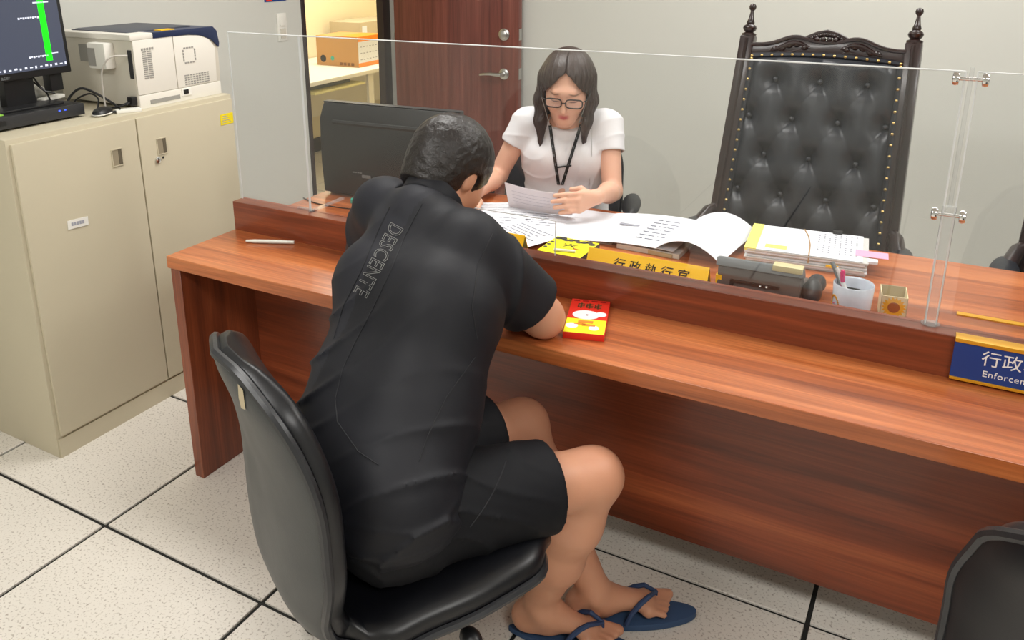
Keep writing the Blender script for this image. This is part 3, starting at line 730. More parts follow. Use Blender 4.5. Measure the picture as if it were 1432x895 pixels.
# ---------------------------------------------------------------- things on the desk
def rot4(c, ang): return Matrix.Translation(Vector(c)) @ Matrix.Rotation(ang, 4, 'Z')
def sheet(name, label, c, ang, w, d, lines=6, mat=None, group=None, th=.0006, curl=.004, block=None):
    t = root(name, label, 'paper', c, group)
    s = MB(); s.T = rot4(c, ang)
    ph = c[0]*37
    fn = lambda u, v: Vector(((u-.5)*w, (v-.5)*d, th+.0006+curl*(.5+.5*math.sin(3*u+2*v+ph))*(.3+u*v)))
    s.grid(fn, 10, 10); s.build('sheet', mat or M_PAPER, t, solid=th)
    if lines:
        s = MB(); s.T = rot4(c, ang)
        for k in range(lines):
            v = .86-k*(.7/max(lines, 1)); ue = .88-.25*((k*5) % 4)/4
            for q in range(6):
                ua = .12+(ue-.12)*q/6; ub = ua+(ue-.12)/6*.86
                a = fn(ua, v); b = fn(ub, v); z = Vector((0, 0, .0006+th)); dv = Vector((0, .0022, 0))
                s.add([a+z-dv, b+z-dv, b+z+dv, a+z+dv], [(0, 1, 2, 3)])
        s.build('printed_lines', M_INK, t)
    return t
DZ = .75
single(MB().tube([(.160, .489, .7372), (.185, .500, .7372), (.258, .533, .7372), (.262, .534, .7372), (.296, .549, .7372)], [.0035, .0058, .0058, .0052, .0048], 12).build('pen', M_PEACH), 'white pen lying on the left end of the lower ledge', 'pen')
# red packet on the ledge
t = root('game_box', 'small flat red and yellow printed box on the ledge by the man\'s elbow', 'box', (1.264, .462, .7313))
R = rot4((1.264, .462, .7313), .29)
def rbox(par, lo, hi, name, mat, R, bevel=0):
    s = MB(); s.T = R; s.box(lo, hi); return s.build(name, mat, par, bevel=bevel)
w2, d2 = .046, .094
rbox(t, (-w2, -d2, 0), (w2, d2, .016), 'box_body', M_RED, R, .001)
rbox(t, (-w2+.001, -d2+.001, .016), (w2-.001, -d2*.20, .0163), 'yellow_field', M_LEMON, R)
s = MB(); s.T = R; s.lathe([(.001, .0163), (.026, .0163), (.026, .0169), (.001, .0169)], (-.004, .004, 0), 24, Matrix.Diagonal((1.2, .95, 1)))
s.lathe([(.001, .0163), (.013, .0163), (.013, .0168), (.001, .0168)], (.030, .012, 0), 16); s.lathe([(.001, .0163), (.014, .0163), (.014, .0168), (.001, .0168)], (-.030, -.058, 0), 16)
s.lathe([(.001, .0163), (.012, .0163), (.012, .0168), (.001, .0168)], (.020, -.064, 0), 16); s.build('white_patch', M_WHITE, t)
s = MB(); s.T = R
for a, b, c, e in ((-.018, -.040, .016, -.028), (-.008, -.056, .022, -.046), (-.026, -.050, .0, -.044)): s.box((a, b, .0168), (c, e, .0172))
s.build('orange_stroke', M_ORANGE, t)
s = MB(); s.T = R
random.seed(4)
for q in range(3):
    cx = -.020+q*.020
    for k in range(3): s.box((cx-.008, .046+k*.009, .0161), (cx+.008, .050+k*.009, .0166))
    s.box((cx-.002, .042, .0161), (cx+.002, .072, .0166)); s.box((cx-.008, .046, .0161), (cx-.005, .066, .0166))
s.build('title_strokes', plain('brown_print2', srgb(96, 64, 24), .5), t)
s = MB(); s.T = R
for q in range(4): s.box((-.040+q*.021, .082, .0161), (-.026+q*.021, .087, .0166))
s.box((-.004, .0, .017), (.001, .006, .0174)); s.build('small_print', plain('dark_red_print', srgb(140, 10, 14), .4), t)
# yellow box with black print
t = root('game_box', 'lemon yellow box with black printed strokes behind the divider', 'box', (1.082, .770, DZ))
R = rot4((1.082, .770, DZ), -.02); w2, d2, hh = .064, .066, .038
rbox(t, (-w2, -d2, 0), (w2, d2, hh), 'box_body', M_DKPL, R, .001)
rbox(t, (-w2+.001, -d2+.001, hh), (w2-.001, d2-.001, hh+.0006), 'yellow_top', M_LEMON, R)
s = MB(); s.T = R
random.seed(8)
for q in range(9): s.lathe([(.0005, hh+.0006), (.010, hh+.0006), (.010, hh+.0010), (.0005, hh+.0010)], (-w2+.012+q*.0128, d2-.016+.006*math.sin(q*2.1), 0), 9, Matrix.Diagonal((1, .8+.3*random.random(), 1)))
for q in range(3): s.lathe([(.0005, hh+.0006), (.006, hh+.0006), (.006, hh+.0010), (.0005, hh+.0010)], (-w2+.008, d2-.05-q*.022, 0), 8)
s.build('ragged_print', plain('charcoal_print', srgb(64, 62, 60), .7), t)
s = MB(); s.T = R
def stroke(s, a, b, w, z):
    a = Vector((*a, z)); b = Vector((*b, z)); d = (b-a).normalized(); n = Vector((-d.y, d.x, 0))*w/2
    s.add([a-n, b-n*.5, b+n*.5, a+n], [(0, 1, 2, 3)])
for a, b in (((-.018, .006), (.016, .010)), ((.0, .024), (-.016, -.020)), ((.002, .012), (.022, -.010)), ((-.018, .018), (-.010, .010)), ((.018, .022), (.008, .012))): stroke(s, a, b, .004, hh+.0012)
s.build('brush_mark', M_INKD, t)
s = MB(); s.T = R
for a, b in (((.018, -.006), (.034, -.012)), ((.022, -.014), (.040, -.006))): stroke(s, a, b, .007, hh+.0011)
s.build('orange_stroke', M_ORANGE, t)
s = MB(); s.T = R; s.cone((-.02, -.050, hh+.0045), (.036, -.036, hh+.0045), .004, .004, 10); single(s.build('marker', M_WHITEPL), 'short white marker lying on the lemon yellow box', 'marker')
# name plates (folded tent cards)
def nameplate(label, x0, x1, text):
    t = root('name_plate', label, 'name plate', ((x0+x1)/2, .70, DZ), None)
    z1, yr, hw = .826, .698, .036
    M = Matrix(((0,0,1,0),(1,0,0,0),(0,1,0,0),(0,0,0,1)))
    s = MB(); th = .0012
    s.add([(x0, yr-hw, DZ), (x1, yr-hw, DZ), (x1, yr, z1), (x0, yr, z1)], [(0, 1, 2, 3)]); s.build('front_face', M_YELLOW, t, solid=th)
    s = MB(); s.add([(x0, yr+hw, DZ), (x1, yr+hw, DZ), (x1, yr+.001, z1), (x0, yr+.001, z1)], [(0, 1, 2, 3)]); s.build('rear_face', M_YELLOW, t, solid=-th)
    s = MB(); s.prism([(yr-hw+.002, DZ), (yr+hw-.002, DZ), (yr, z1-.003)], .001, M, x1-.002); s.build('end_cap', plain('olive_card', srgb(96, 84, 34), .6), t)
    nrm = Vector((0, -(z1-DZ), hw)).normalized()
    if text:
        c = Vector(((x0+x1)/2+.012, yr-hw*.38, DZ+(z1-DZ)*.62))+nrm*.0012
        me = text_mesh(text, .031, extrude=.0004, shear=.12, spacing=1.62, outline=0)
        me.transform(frame4(c, (1, 0, 0), (0, hw, z1-DZ))); link('lettering', me, M_INKD, t)
        me = me.copy()
        me.transform(Matrix.Translation((.0012, 0, .0008))); link('lettering_bold', me, M_INKD, t, off=Vector((0, 0, 0)))
    return t
nameplate('yellow folded name plate with black characters behind the divider', 1.170, 1.480, '行政執行官')
nameplate('plain yellow end of a folded name plate beside the man\'s shoulder', .74, .985, '')
# phone
t = root('desk_phone', 'grey desk phone seen from behind, standing behind the divider', 'telephone', (1.60, .78, DZ))
R = rot4((1.592, .695, DZ), .02)
M = R @ Matrix(((0,0,1,0),(1,0,0,0),(0,1,0,0),(0,0,0,1)))
s = MB(); s.prism([(0, 0), (.19, 0), (.19, .022), (.10, .04), (.028, .098), (.012, .104), (.008, .06)], .188, M, -.094); s.build('body', plain('warm_grey_plastic', srgb(92, 86, 82), .5), t, bevel=.004)
s = MB(); s.prism([(.002, .088), (.010, .107), (.034, .101), (.060, .078), (.055, .07), (.02, .082)], .196, M, -.098); s.build('top_shell', M_GREYPL, t, bevel=.003)
rbox(t, (.030, .002, .096), (.096, .032, .110), 'cream_label', plain('cream_plastic', srgb(206, 196, 150), .5), R, .002)
rbox(t, (-.060, .000, .052), (.050, .0075, .057), 'rear_ridge', M_BLACKPL, R)
rbox(t, (-.062, .000, .030), (-.054, .0075, .057), 'rear_ridge', M_BLACKPL, R)
s = MB(); s.T = R; s.ell((.008, .002, .054), (.004, .008, .003)); s.ell((.022, .002, .054), (.004, .008, .003)); s.build('rear_screw', M_STEEL, t)
s = MB(); s.T = R; s.ell((.116, .055, .040), (.022, .045, .030), 14, 8); s.ell((.116, .145, .028), (.022, .034, .022), 14, 8); s.tube([(.116, .05, .05), (.116, .10, .050), (.116, .15, .038)], .012, 10); s.build('handset', M_DKPL, t)
single(MB().box((1.495, .70, DZ), (1.509, .745, .812)).build('orange_tab', M_YELLOW), 'tiny yellow tab between the name plate and the phone', 'tab')
# cup with pens
t = root('pen_cup', 'pale glazed cup holding pens behind the divider', 'cup', (1.795, .718, DZ))
s = MB(); s.lathe([(.036, 0), (.038, .003), (.043, .090), (.0415, .092), (.0385, .088), (.034, .006), (.0, .006)], (1.795, .718, DZ), 32); s.build('cup_body', M_CUP, t)
s = MB(); s.lathe([(.0384, .066), (.0390, .0885), (.0398, .0885), (.0393, .066)], (1.795, .718, DZ), 32); s.build('blue_band', M_CUPIN, t)
s = MB(); s.lathe([(.001, .058), (.0374, .058), (.0374, .060), (.001, .060)], (1.795, .718, DZ), 28); s.build('cork_lining', M_CUPDK, t)
s = MB()
for k in range(24):
    a = PI*(k/23); 
    th = -2.55+.45*math.cos(a); z = .018+.046*math.sin(a)
    r = .0385+.0045*z/.09+.0003
    s.ell((1.795+r*math.cos(th), .718+r*math.sin(th), DZ+z), (.0022, .0022, .0022), 6, 4)
s.build('yellow_arc', M_GOLD, t)
s = MB()
for k in range(18):
    a = PI*(k % 9)/8; q = .6 if k < 9 else .35
    th = -2.55+.45*q*math.cos(a); z = .018+.046*q*math.sin(a); r = .0385+.0045*z/.09+.0002
    s.ell((1.795+r*math.cos(th), .718+r*math.sin(th), DZ+z), (.0012, .0012, .0012), 5, 4)
s.build('dotted_pattern', M_MAG, t)
s = MB(); s.tube([(1.775, .735, .80), (1.770, .722, .8445), (1.769, .720, .862), (1.7685, .719, .868)], [.005, .005, .0055, .003], 10); p = single(s.build('highlighter', M_MAG), 'magenta capped pen standing in the cup', 'pen')
s = MB(); s.tube([(1.785, .725, .80), (1.757, .735, .85), (1.742, .742, .875)], [.0055, .0055, .0045], 10); single(s.build('pen', M_GREYPL), 'grey pen leaning out of the left side of the cup', 'pen')
s = MB(); s.tube([(1.790, .712, .80), (1.764, .728, .85), (1.754, .732, .866)], [.005, .005, .004], 10); single(s.build('pen', M_PAPERS), 'pale grey pen leaning beside the dark grey one in the cup', 'pen')
# sunflower paper box
t = root('paper_box', 'small open cream paper box with a sunflower picture beside the cup', 'box', (1.866, .80, DZ))
R = rot4((1.874, .800, DZ), .12); w2, d2, hh = .027, .036, .058; th = .0015
rbox(t, (-w2, -d2, 0), (w2, d2, th), 'bottom', M_CARDG, R)
for nm, lo, hi in (('front_wall', (-w2, -d2, 0), (w2, -d2+th, hh)), ('rear_wall', (-w2, d2-th, 0), (w2, d2, hh)), ('side_wall', (-w2, -d2, 0), (-w2+th, d2, hh)), ('side_wall', (w2-th, -d2, 0), (w2, d2, hh))): rbox(t, lo, hi, nm, plain('cream_card', srgb(226, 212, 172), .7) if nm != 'rear_wall' else M_CARDG, R)
s = MB(); s.T = R
for k in range(18):
    a = 2*PI*k/18; c = Vector((.0, 0, .032)); ra, rb = .010, .0255
    d1 = Vector((math.cos(a), 0, math.sin(a))); n = Vector((-d1.z, 0, d1.x))*.0035; y = Vector((0, -d2-.0006-.0002*(k % 2), 0))
    s.add([c+d1*ra-n+y, c+d1*(ra+.008)-n*1.2+y, c+d1*rb+y, c+d1*(ra+.008)+n*1.2+y, c+d1*ra+n+y], [(0, 1, 2, 3, 4)])
s.build('petal_picture', plain('petal_yellow', srgb(236, 176, 30), .6), t)
s = MB(); s.T = R; s.lathe([(.0005, 0), (.0125, 0), (.0125, .0006), (.0005, .0006)], (0, -d2-.0008, .032), 20, Mx); s.build('flower_centre', plain('flower_brown', srgb(160, 84, 30), .6), t)
# stack of files with tabs
t = root('paper_stack', 'thick stack of white files with yellow edge and handwriting behind the phone', 'papers', (1.64, 1.10, DZ))
R = rot4((1.640, 1.105, DZ), .09)
for k in range(7):
    a = .004*math.sin(k*2.3); b = .004*math.cos(k*1.7)
    rbox(t, (-.145+a, -.105+b, .0008+k*.0055), (.150+a, .108+b, .0055+k*.0055), 'file', M_PAPER if k % 2 else M_PAPERS, R, .0006)
rbox(t, (-.148, -.106, .0395), (.140, .110, .0405), 'top_sheet', M_PAPER, R)
rbox(t, (-.150, -.107, .0330), (-.120, .112, .0415), 'yellow_edge', M_LEMONP, R)
rbox(t, (-.100, -.085, .0405), (-.045, -.055, .0410), 'yellow_note', M_LEMONP, R)
s = MB(); s.T = R
random.seed(3)
for c in range(8):
    for k in range(10):
        if random.random() < .25: continue
        x = .03+c*.0135; y = .09-k*.017; s.box((x-.002, y-.005, .0405), (x+.0022, y+.004, .0409))
s.build('handwriting', M_INK, t)
s = MB(); s.T = R; s.tube([(-.012, .110, .0412), (.002, .05, .0415), (.010, -.02, .0415), (.012, -.1065, .0412), (.012, -.108, .02)], .0018, 6); s.build('elastic_cord', plain('cord_brown', srgb(176, 140, 96), .7), t)
rbox(t, (.062, .100, .0405), (.086, .113, .050), 'binder_clip', M_BLACKPL, R, .001)
rbox(t, (.055, -.112, .016), (.085, -.106, .022), 'yellow_tab', M_YELLOW, R)
rbox(t, (.122, -.060, .0405), (.200, -.012, .0412), 'pink_note', M_PINK, R)
rbox(t, (.150, -.095, .0345), (.175, -.070, .0412), 'white_tab', M_PAPER, R)
# open ring file: flat left page and a curled right page
t = root('open_file', 'open white document file with its right page curling up', 'papers', (1.26, 1.05, DZ))
s = MB(); s.T = rot4((1.20, 1.065, DZ), -.03)
s.box((-.03, -.145, .0005), (.150, .145, .014)); s.build('page_block', M_PAPERS, t)
s = MB(); s.T = rot4((1.20, 1.065, DZ), -.03)
s.grid(lambda u, v: Vector((-.15+u*.285, -.150+v*.30, .0155+.006*u+.005*math.sin(PI*u)-.012*(1-u)**2)), 12, 4); s.build('left_page', M_PAPER, t, solid=.0008)
s = MB(); s.T = rot4((1.20, 1.065, DZ), -.03)
for k in range(7):
    for q in range(3): s.box((.005+q*.026, .09-k*.030, .0225), (.005+q*.026+.018+.005*((k+q) % 2), .0925-k*.030, .0245))
s.box((-.085, .012, .0170), (-.005, .026, .0192)); s.build('printed_lines', M_INK, t)
s = MB(); s.T = rot4((1.292, 1.065, DZ), -.10)
def curl(u, v):
    x = u*.185; z = .018+.052*math.sin(PI*min(1, u*1.02))**.8*(1-.45*u)
    return Vector((x+.012*math.sin(PI*u), -.155+v*.31, z))
s.grid(curl, 20, 4); s.build('right_page', M_PAPER, t, solid=.0008)
s = MB(); s.T = rot4((1.292, 1.065, DZ), -.10); s.box((-.02, -.150, .0005), (.05, .14, .012)); s.build('tan_cover', M_CARDG, t, bevel=.001)
# loose papers
sheet('document', 'white sheet lying below the open file, beside the lemon box', (1.03, 1.07, DZ+.0005), .10, .20, .29, 0)
sheet('document', 'printed white sheet lying under the held letter', (.86, .99, DZ+.003), .28, .21, .28, 9, curl=.007)
sheet('document', 'printed sheet nearest the yellow name plate end', (.89, .86, DZ+.0145), -.45, .20, .18, 7, curl=.006)
sheet('document', 'white sheet at the far left of the loose papers by the man\'s head', (.71, 1.06, DZ+.0005), .5, .21, .20, 5)
sheet('document', 'white sheet between the man\'s shoulder and the name plate end', (.76, .90, DZ+.009), .15, .19, .22, 6, curl=.005)
t = root('document_clip', 'black clipboard corner poking out by the man\'s collar', 'clipboard', (.70, .83, DZ)); rbox(t, (-.06, -.05, 0), (.06, .05, .010), 'board', M_BLACKPL, rot4((.72, .80, DZ), .2), .002)
single(MB().box((2.005, .868, DZ), (2.19, .886, .7525)).build('brass_strip', M_GOLD), 'thin yellow strip on the officer desktop by the screen post', 'strip')
single(MB().cbox((.245, .925, .7585), (.04, .018, .016), Matrix.Rotation(.3, 3, 'Z')).build('usb_plug', M_TEAL, bevel=.003), 'teal plug end on the desk below the officer monitor', 'plug')
cable('desk_cable', 'thin black cable crossing the desk corner to the monitor', [(.05, .88, .7525), (.12, .855, .7525), (.20, .85, .7525), (.28, .86, .7525), (.34, .90, .7525), (.36, .955, .7525)], .0022, M_CABLE)
# officer monitor seen from behind
t = root('computer_monitor', 'black monitor seen from behind on the officer side of the desk', 'monitor', (.34, 1.0, DZ))
R = Matrix.Translation((.080, .955, DZ)) @ Matrix.Rotation(.06, 4, 'Z')
M = R @ Matrix(((0,0,1,0),(1,0,0,0),(0,1,0,0),(0,0,0,1)))
s = MB(); s.prism([(.004, .012), (.045, .004), (.050, .315), (.030, .322), (.016, .300), (.0, .27), (-.004, .12)], .515, M, 0); s.build('rear_case', M_BLACKPL, t, bevel=.005)
s = MB(); s.prism([(.046, .0), (.062, .0), (.062, .325), (.030, .325), (.046, .312)], .525, M, -.005); s.build('front_bezel', M_DKPL, t, bevel=.003)
s = MB(); s.prism([(.062, .018), (.0628, .018), (.0628, .308), (.062, .308)], .49, M, .0125); s.build('screen', M_SCREEN, t)
s = MB(); s.T = R; s.tube([(.055, .005, .262), (.30, .003, .262), (.46, .005, .262)], [.010, .010, .010], 8); s.build('vent_groove', M_RUBBER, t)
s = MB(); s.T = R; s.box((.12, -.0045, .082), (.215, .004, .104)); s.build('rating_plate', M_RUBBER, t)
s = MB(); s.T = R
for q in range(4): s.box((.128+q*.010, -.0055, .094), (.135+q*.010, -.0045, .098))
s.box((.165, -.0058, .080), (.200, -.0045, .090)); s.build('rating_print', M_GREYPL, t)
s = MB(); s.T = R; s.tube([(.205, -.004, .07), (.190, -.03, .04), (.188, -.035, .004)], .004, 8); s.build('cable', M_CABLEW, t)
s = MB(); s.T = R; s.box((.21, .02, .0), (.31, .06, .10)); s.box((.14, -.02, 0), (.38, .13, .008)); s.build('stand', M_BLACKPL, t, bevel=.003)

# ---------------------------------------------------------------- office chairs
def shell_loft(prof, wfun, noff, th, edge, scale=1.0, nseg=40, nprof=56, ex=.8, lo=None):
    """closed loft along a side profile (y,z); returns MB"""
    P = [Vector((0, a, b)) for a, b in prof]
    L = [0]
    for i in range(len(P)-1): L.append(L[-1]+(P[i+1]-P[i]).length)
    tot = L[-1]
    def cr(u):
        d = u*tot; i = 0
        while i < len(P)-2 and L[i+1] < d: i += 1
        f = (d-L[i])/(L[i+1]-L[i]); p0 = P[max(i-1, 0)]; p1 = P[i]; p2 = P[i+1]; p3 = P[min(i+2, len(P)-1)]
        return .5*((2*p1)+(p2-p0)*f+(2*p0-5*p1+4*p2-p3)*f*f+(3*p1-p0-3*p2+p3)*f**3)
    s = MB(); vs = []; rim = []
    us = [.5-.5*math.cos(PI*(j+.0)/nprof)*(1) for j in range(nprof+1)]
    us = [.35*a+.65*(j/nprof) for j, a in enumerate(us)]
    for u in us:
        c = cr(u); tg = (cr(min(1, u+.01))-cr(max(0, u-.01))).normalized(); n = Vector((0, tg.z, -tg.y))
        e = 0
        el_ = .20
        if u < el_*.6: e = 1-u/(el_*.6); e = e**1.5
        if u > 1-el_: e = (1-(1-u)/el_)
        q = max(.02, (1-e**2.3)**(1/2.1)) if e > 0 else 1
        w = wfun(u)*q*scale; tt = th*(max(.25, (1-e**6)) if e > 0 else 1)
        for k in range(nseg):
            a = 2*PI*k/nseg; ca, sa = math.cos(a), math.sin(a)
            x = w*math.copysign(abs(ca)**.6, ca); z = tt*math.copysign(abs(sa)**ex, sa)*(1 if sa > 0 or lo is None else lo/th)
            z += edge(u)*abs(x/max(w, 1e-4))**3*q
            vs.append(c+n*(noff+z)+Vector((x, 0, 0)))
        rim.append((c+n*(noff+edge(u)*q)+Vector((w, 0, 0)), c+n*(noff+edge(u)*q)+Vector((-w, 0, 0))))
    fs = []
    for j in range(nprof):
        for k in range(nseg): fs.append((j*nseg+k, j*nseg+(k+1) % nseg, (j+1)*nseg+(k+1) % nseg, (j+1)*nseg+k))
    fs += [tuple(reversed(range(nseg))), tuple(range(nprof*nseg, (nprof+1)*nseg))]
    s.add(vs, fs); return s, rim
def office_chair(label, base_ang, cush=M_LEATH, shell=M_SHELL, top=.925, group=None):
    t = root('office_chair', label, 'chair', (0, 0, 0), group)
    prof = [(.268, .380), (.243, .410), (.12, .403), (0, .385), (-.10, .368), (-.18, .378), (-.222, .45), (-.225, .60), (-.228, .70), (-.245, top-.13), (-.275, top-.04), (-.290, top)]
    def wf(u):
        pts = [(0, .235), (.18, .245), (.34, .225), (.45, .175), (.52, .185), (.65, .225), (.78, .222), (.90, .20), (1, .17)]
        for (a, b), (c, d) in zip(pts, pts[1:]):
            if u <= c: f = (u-a)/(c-a); f = f*f*(3-2*f); return b+(d-b)*f
        return pts[-1][1]
    eg = lambda u: .030 if u > .4 else .012
    s, _ = shell_loft(prof, wf, .006, .052, eg, .99, ex=.6, lo=.010); s.build('cushion', cush, t)
    s, rim = shell_loft(prof, wf, -.006, .012, eg, 1.0); s.build('back_shell', shell, t)
    loop = [a for a, b in rim]+[b for a, b in reversed(rim)]
    s = MB(); s.tube(loop, .009, 8, closed=True); s.build('piping', M_PIPE, t)
    s = MB(); s.box((-.09, -.14, .345), (.09, .12, .378)); s.build('mechanism', M_DKPL, t, bevel=.006)
    s = MB(); s.tube([(.05, .05, .36), (.15, .06, .355), (.215, .06, .35)], .006, 8); s.ell((.235, .06, .347), (.028, .020, .018), 12, 8); s.build('lever', M_BLACKPL, t)
    s = MB(); s.cone((0, 0, .20), (0, 0, .35), .024, .024, 16); s.cone((0, 0, .09), (0, 0, .23), .032, .030, 16); s.build('gas_column', M_BLACKPL, t)
    for k in range(5):
        a = base_ang+2*PI*k/5; d = Vector((math.cos(a), math.sin(a), 0)); n = Vector((-d.y, d.x, 0))
        s = MB(); vs = []
        for f, w, z1, z0 in ((.0, .035, .125, .075), (.12, .030, .112, .070), (.27, .022, .085, .060), (.31, .016, .078, .062)):
            for sx, z in ((-1, z0), (1, z0), (.7, z1), (-.7, z1)): vs.append(d*f+n*w*sx+Vector((0, 0, z)))
        fs = [(3, 2, 1, 0), (12, 13, 14, 15)]
        for j in range(3): fs += [(j*4+i, j*4+(i+1) % 4, j*4+4+(i+1) % 4, j*4+4+i) for i in range(4)]
        s.add(vs, fs); s.build('base_leg', M_BLACKPL, t, bevel=.004)
        c = d*.30; s = MB()
        for sg in (-1, 1): s.cone(c+n*(sg*.008)+Vector((0, 0, .026)), c+n*(sg*.024)+Vector((0, 0, .026)), .026, .024, 18)
        s.cone(c+Vector((0, 0, .03)), c+Vector((0, 0, .066)), .008, .008, 8); s.ell(c+Vector((0, 0, .040)), (.022, .022, .016), 12, 6)
        s.build('caster', M_RUBBER, t)
    return t
def place(t, loc, rz): t.location = loc; t.rotation_euler = (0, 0, rz)
c1 = office_chair('black leather swivel chair with grey back, the seated man sits on it', math.radians(50))
sb = MB(); sb.T = Matrix.Translation((-.13, -.302, .875)) @ Matrix.Rotation(.35, 4, 'X') @ Matrix.Rotation(-.5, 4, 'Y')
sb.box((-.014, -.002, -.028), (.014, .0015, .02)); STK = sb.build('torn_sticker', M_CARDG, c1)
place(c1, (1.06, -.08, 0), math.radians(-30))
c2 = office_chair('black leather swivel chair cut off at the bottom right corner', .4, shell=leather('plain_black_leather', srgb(22, 23, 27), .36, .05))
place(c2, (2.318, -.02, 0), math.radians(-35))
c3 = office_chair('dark grey fabric office chair under the woman at the far side', .9, cush=M_CUSHDK, shell=M_CUSHDK, top=.97)
for sg in (-1, 1):
    s = MB(); s.tube([(sg*.20, -.05, .40), (sg*.265, -.05, .42), (sg*.275, -.06, .60), (sg*.275, -.02, .66)], .013, 8); s.build('arm_post', M_BLACKPL, c3)
    s = MB(); s.ell((sg*.275, .0, .672), (.035, .13, .020), 14, 8); s.build('armrest', M_DKPL, c3)
place(c3, (.715, 1.51, 0), math.radians(180+16))

# ---------------------------------------------------------------- carved high-back chairs
def throne(label):
    t = root('carved_armchair', label, 'chair', (0, 0, 0), 'carved high-back chairs behind the desk')
    TL = math.radians(12); BZ = .45
    # back frame: local u across, v up the reclined back, n towards the sitter (-Y)
    U = Vector((1, 0, 0)); V = Vector((0, math.sin(TL), math.cos(TL))); N = Vector((0, -math.cos(TL), math.sin(TL)))
    O = Vector((0, 0, BZ))
    M = Matrix((U, V, -N)).transposed().to_4x4(); M.translation = O   # local z = backwards
    def pt(u, v, n=0): return O+U*u+V*v+N*n
    wi = lambda v: .296-.030*(v/.85)          # outer half width
    s = None
    for sg in (-1, 1):
        s = MB(); vs = []
        for v in (-.43, 0, .2, .4, .6, .85):
            wo = wi(max(v, -.1)); 
            for du, dn in ((0, .022), (-.046, .022), (-.046, -.022), (0, -.022)): vs.append(pt(sg*(wo+du), v, dn))
        fs = [(0, 1, 2, 3), (23, 22, 21, 20)]
        for j in range(5): fs += [(j*4+i, j*4+(i+1) % 4, j*4+4+(i+1) % 4, j*4+4+i) for i in range(4)]
        s.add(vs, fs); s.build('back_post', M_MAHOG, t, bevel=.006)
        s = MB(); s.tube([pt(sg*(wi(v)-.023), v, .023) for v in (0, .3, .6, .84)], .006, 6); s.build('post_moulding', M_MAHOG, t)
        s = MB(); R3 = Matrix((U, -N, V)).transposed()
        s.lathe([(.0225, 0), (.023, .008), (.013, .013), (.019, .019), (.022, .027), (.019, .034), (.011, .039), (.013, .044), (.009, .056), (.006, .074), (.005, .082), (.010, .088), (.0115, .095), (.009, .102), (.002, .106)], pt(sg*(wi(.85)-.023), .848, 0), 18, R3)
        s.build('finial', M_MAHOG, t)
    # serpentine top rail
    hw = wi(.83)-.040; n = 40; top = []; bot = []
    for i in range(n+1):
        x = -hw+2*hw*i/n; q = abs(x)/hw
        ct = .824+.030*math.exp(-((q-.40)/.26)**2)+.012*math.exp(-(q/.2)**2)
        top.append((x, ct)); bot.append((x, .783+.014*math.cos(q*PI/2)))
    s = MB(); s.prism(bot+top[::-1], .034, M, -.017); s.build('top_rail', M_MAHOG, t, bevel=.002)
    s = MB(); s.tube([pt(x, y-.003, .018) for x, y in top], .0065, 8); s.tube([pt(x, y+.006, .018) for x, y in bot], .003, 6); s.build('rail_moulding', M_MAHOG, t)
    for sg in (-1, 1):
        s = MB()
        s.tube([pt(sg*(.045+.012*k), .818+.014*math.sin(k*.45), .018+.002*(k % 2)) for k in range(11)], [.003+.005*math.sin(PI*k/10) for k in range(11)], 8)
        for k in range(5): s.ell(pt(sg*(.06+.023*k), .818+.009*math.sin(k*1.3), .019), (.012, .006, .008), 8, 6, Matrix.Rotation(.5*sg, 3, 'Y'))
        s.tube([pt(sg*(.050+.012*k), .806+.005*math.sin(k*.9), .018) for k in range(10)], .0025, 6)
        s.build('carved_leaf', M_MAHOG, t)
    s = MB()
    for k in range(9):
        a = (k-4)/4; s.ell(pt(.046*a, .862-.012*a*a, .012), (.010, .010, .009), 8, 6)
        if k % 2: s.ell(pt(.036*a, .846, .020), (.009, .009, .008), 8, 6)
    s.tube([pt(-.062, .848, .016), pt(-.03, .864, .016), pt(0, .872, .016), pt(.03, .864, .016), pt(.062, .848, .016)], .006, 8)
    s.build('carved_crest', M_MAHOG, t)
    # tufted back panel
    rows = []; r = 0; v = .715
    while v > .02:
        us = [-.140, 0, .140] if r % 2 == 0 else [-.208, -.070, .070, .208]
        rows.append((v, [u*(.97+.06*(.7-v)) for u in us])); v -= .122; r += 1
    btn = [(u, v) for v, us in rows for u in us]
    creases = []
    for (v1, a), (v2, b) in zip(rows, rows[1:]):
        for u in a:
            for w in b:
                if abs(u-w) < .10: creases.append(((u, v1), (w, v2)))
    for u in rows[0][1]: creases.append(((u, rows[0][0]), (u*1.02, .81)))
    BT = np.array(btn); 
    def hgt(u, v):
        d2 = ((BT[:, 0]-u)**2+(BT[:, 1]-v)**2); h = .036
        h -= float((.028*np.exp(-d2/(2*.022**2))).sum())
        dm = 1
        for (a, b), (c, d) in creases:
            ex, ey = c-a, d-b; f = max(0, min(1, ((u-a)*ex+(v-b)*ey)/(ex*ex+ey*ey)))
            dd = math.hypot(u-a-f*ex, v-b-f*ey)
            if dd < dm: dm = dd; ff = f
        h -= .006*math.exp(-(dm/.0045)**2)*(.55+.45*math.cos(ff*2*PI))+.005*math.exp(-(dm/.028)**2)
        return h
    nu, nv = 100, 150; s = MB()
    def fn(a, b):
        v = -.02+b*.808; wv = wi(v)-.052; u = (a*2-1)*wv
        vt = v if b < .9 else v+.012*math.cos(u/wv*PI/2)*(b-.9)*10
        ed = min(1, min(a, 1-a)*nu/7)*min(1, (1-b)*nv/7)
        return pt(u, vt-.006*(b > .99), .004+hgt(u, v)*(ed*(2-ed))**.7)
    s.grid(fn, nu, nv); s.build('tufted_back', M_LEATHB, t)
    for u, v in btn:
        s = MB(); s.ell(pt(u, v, .014), (.0085, .0085, .0055), 12, 6, Matrix((U, V, N)).transposed()); s.build('button', M_LEATHB, t)
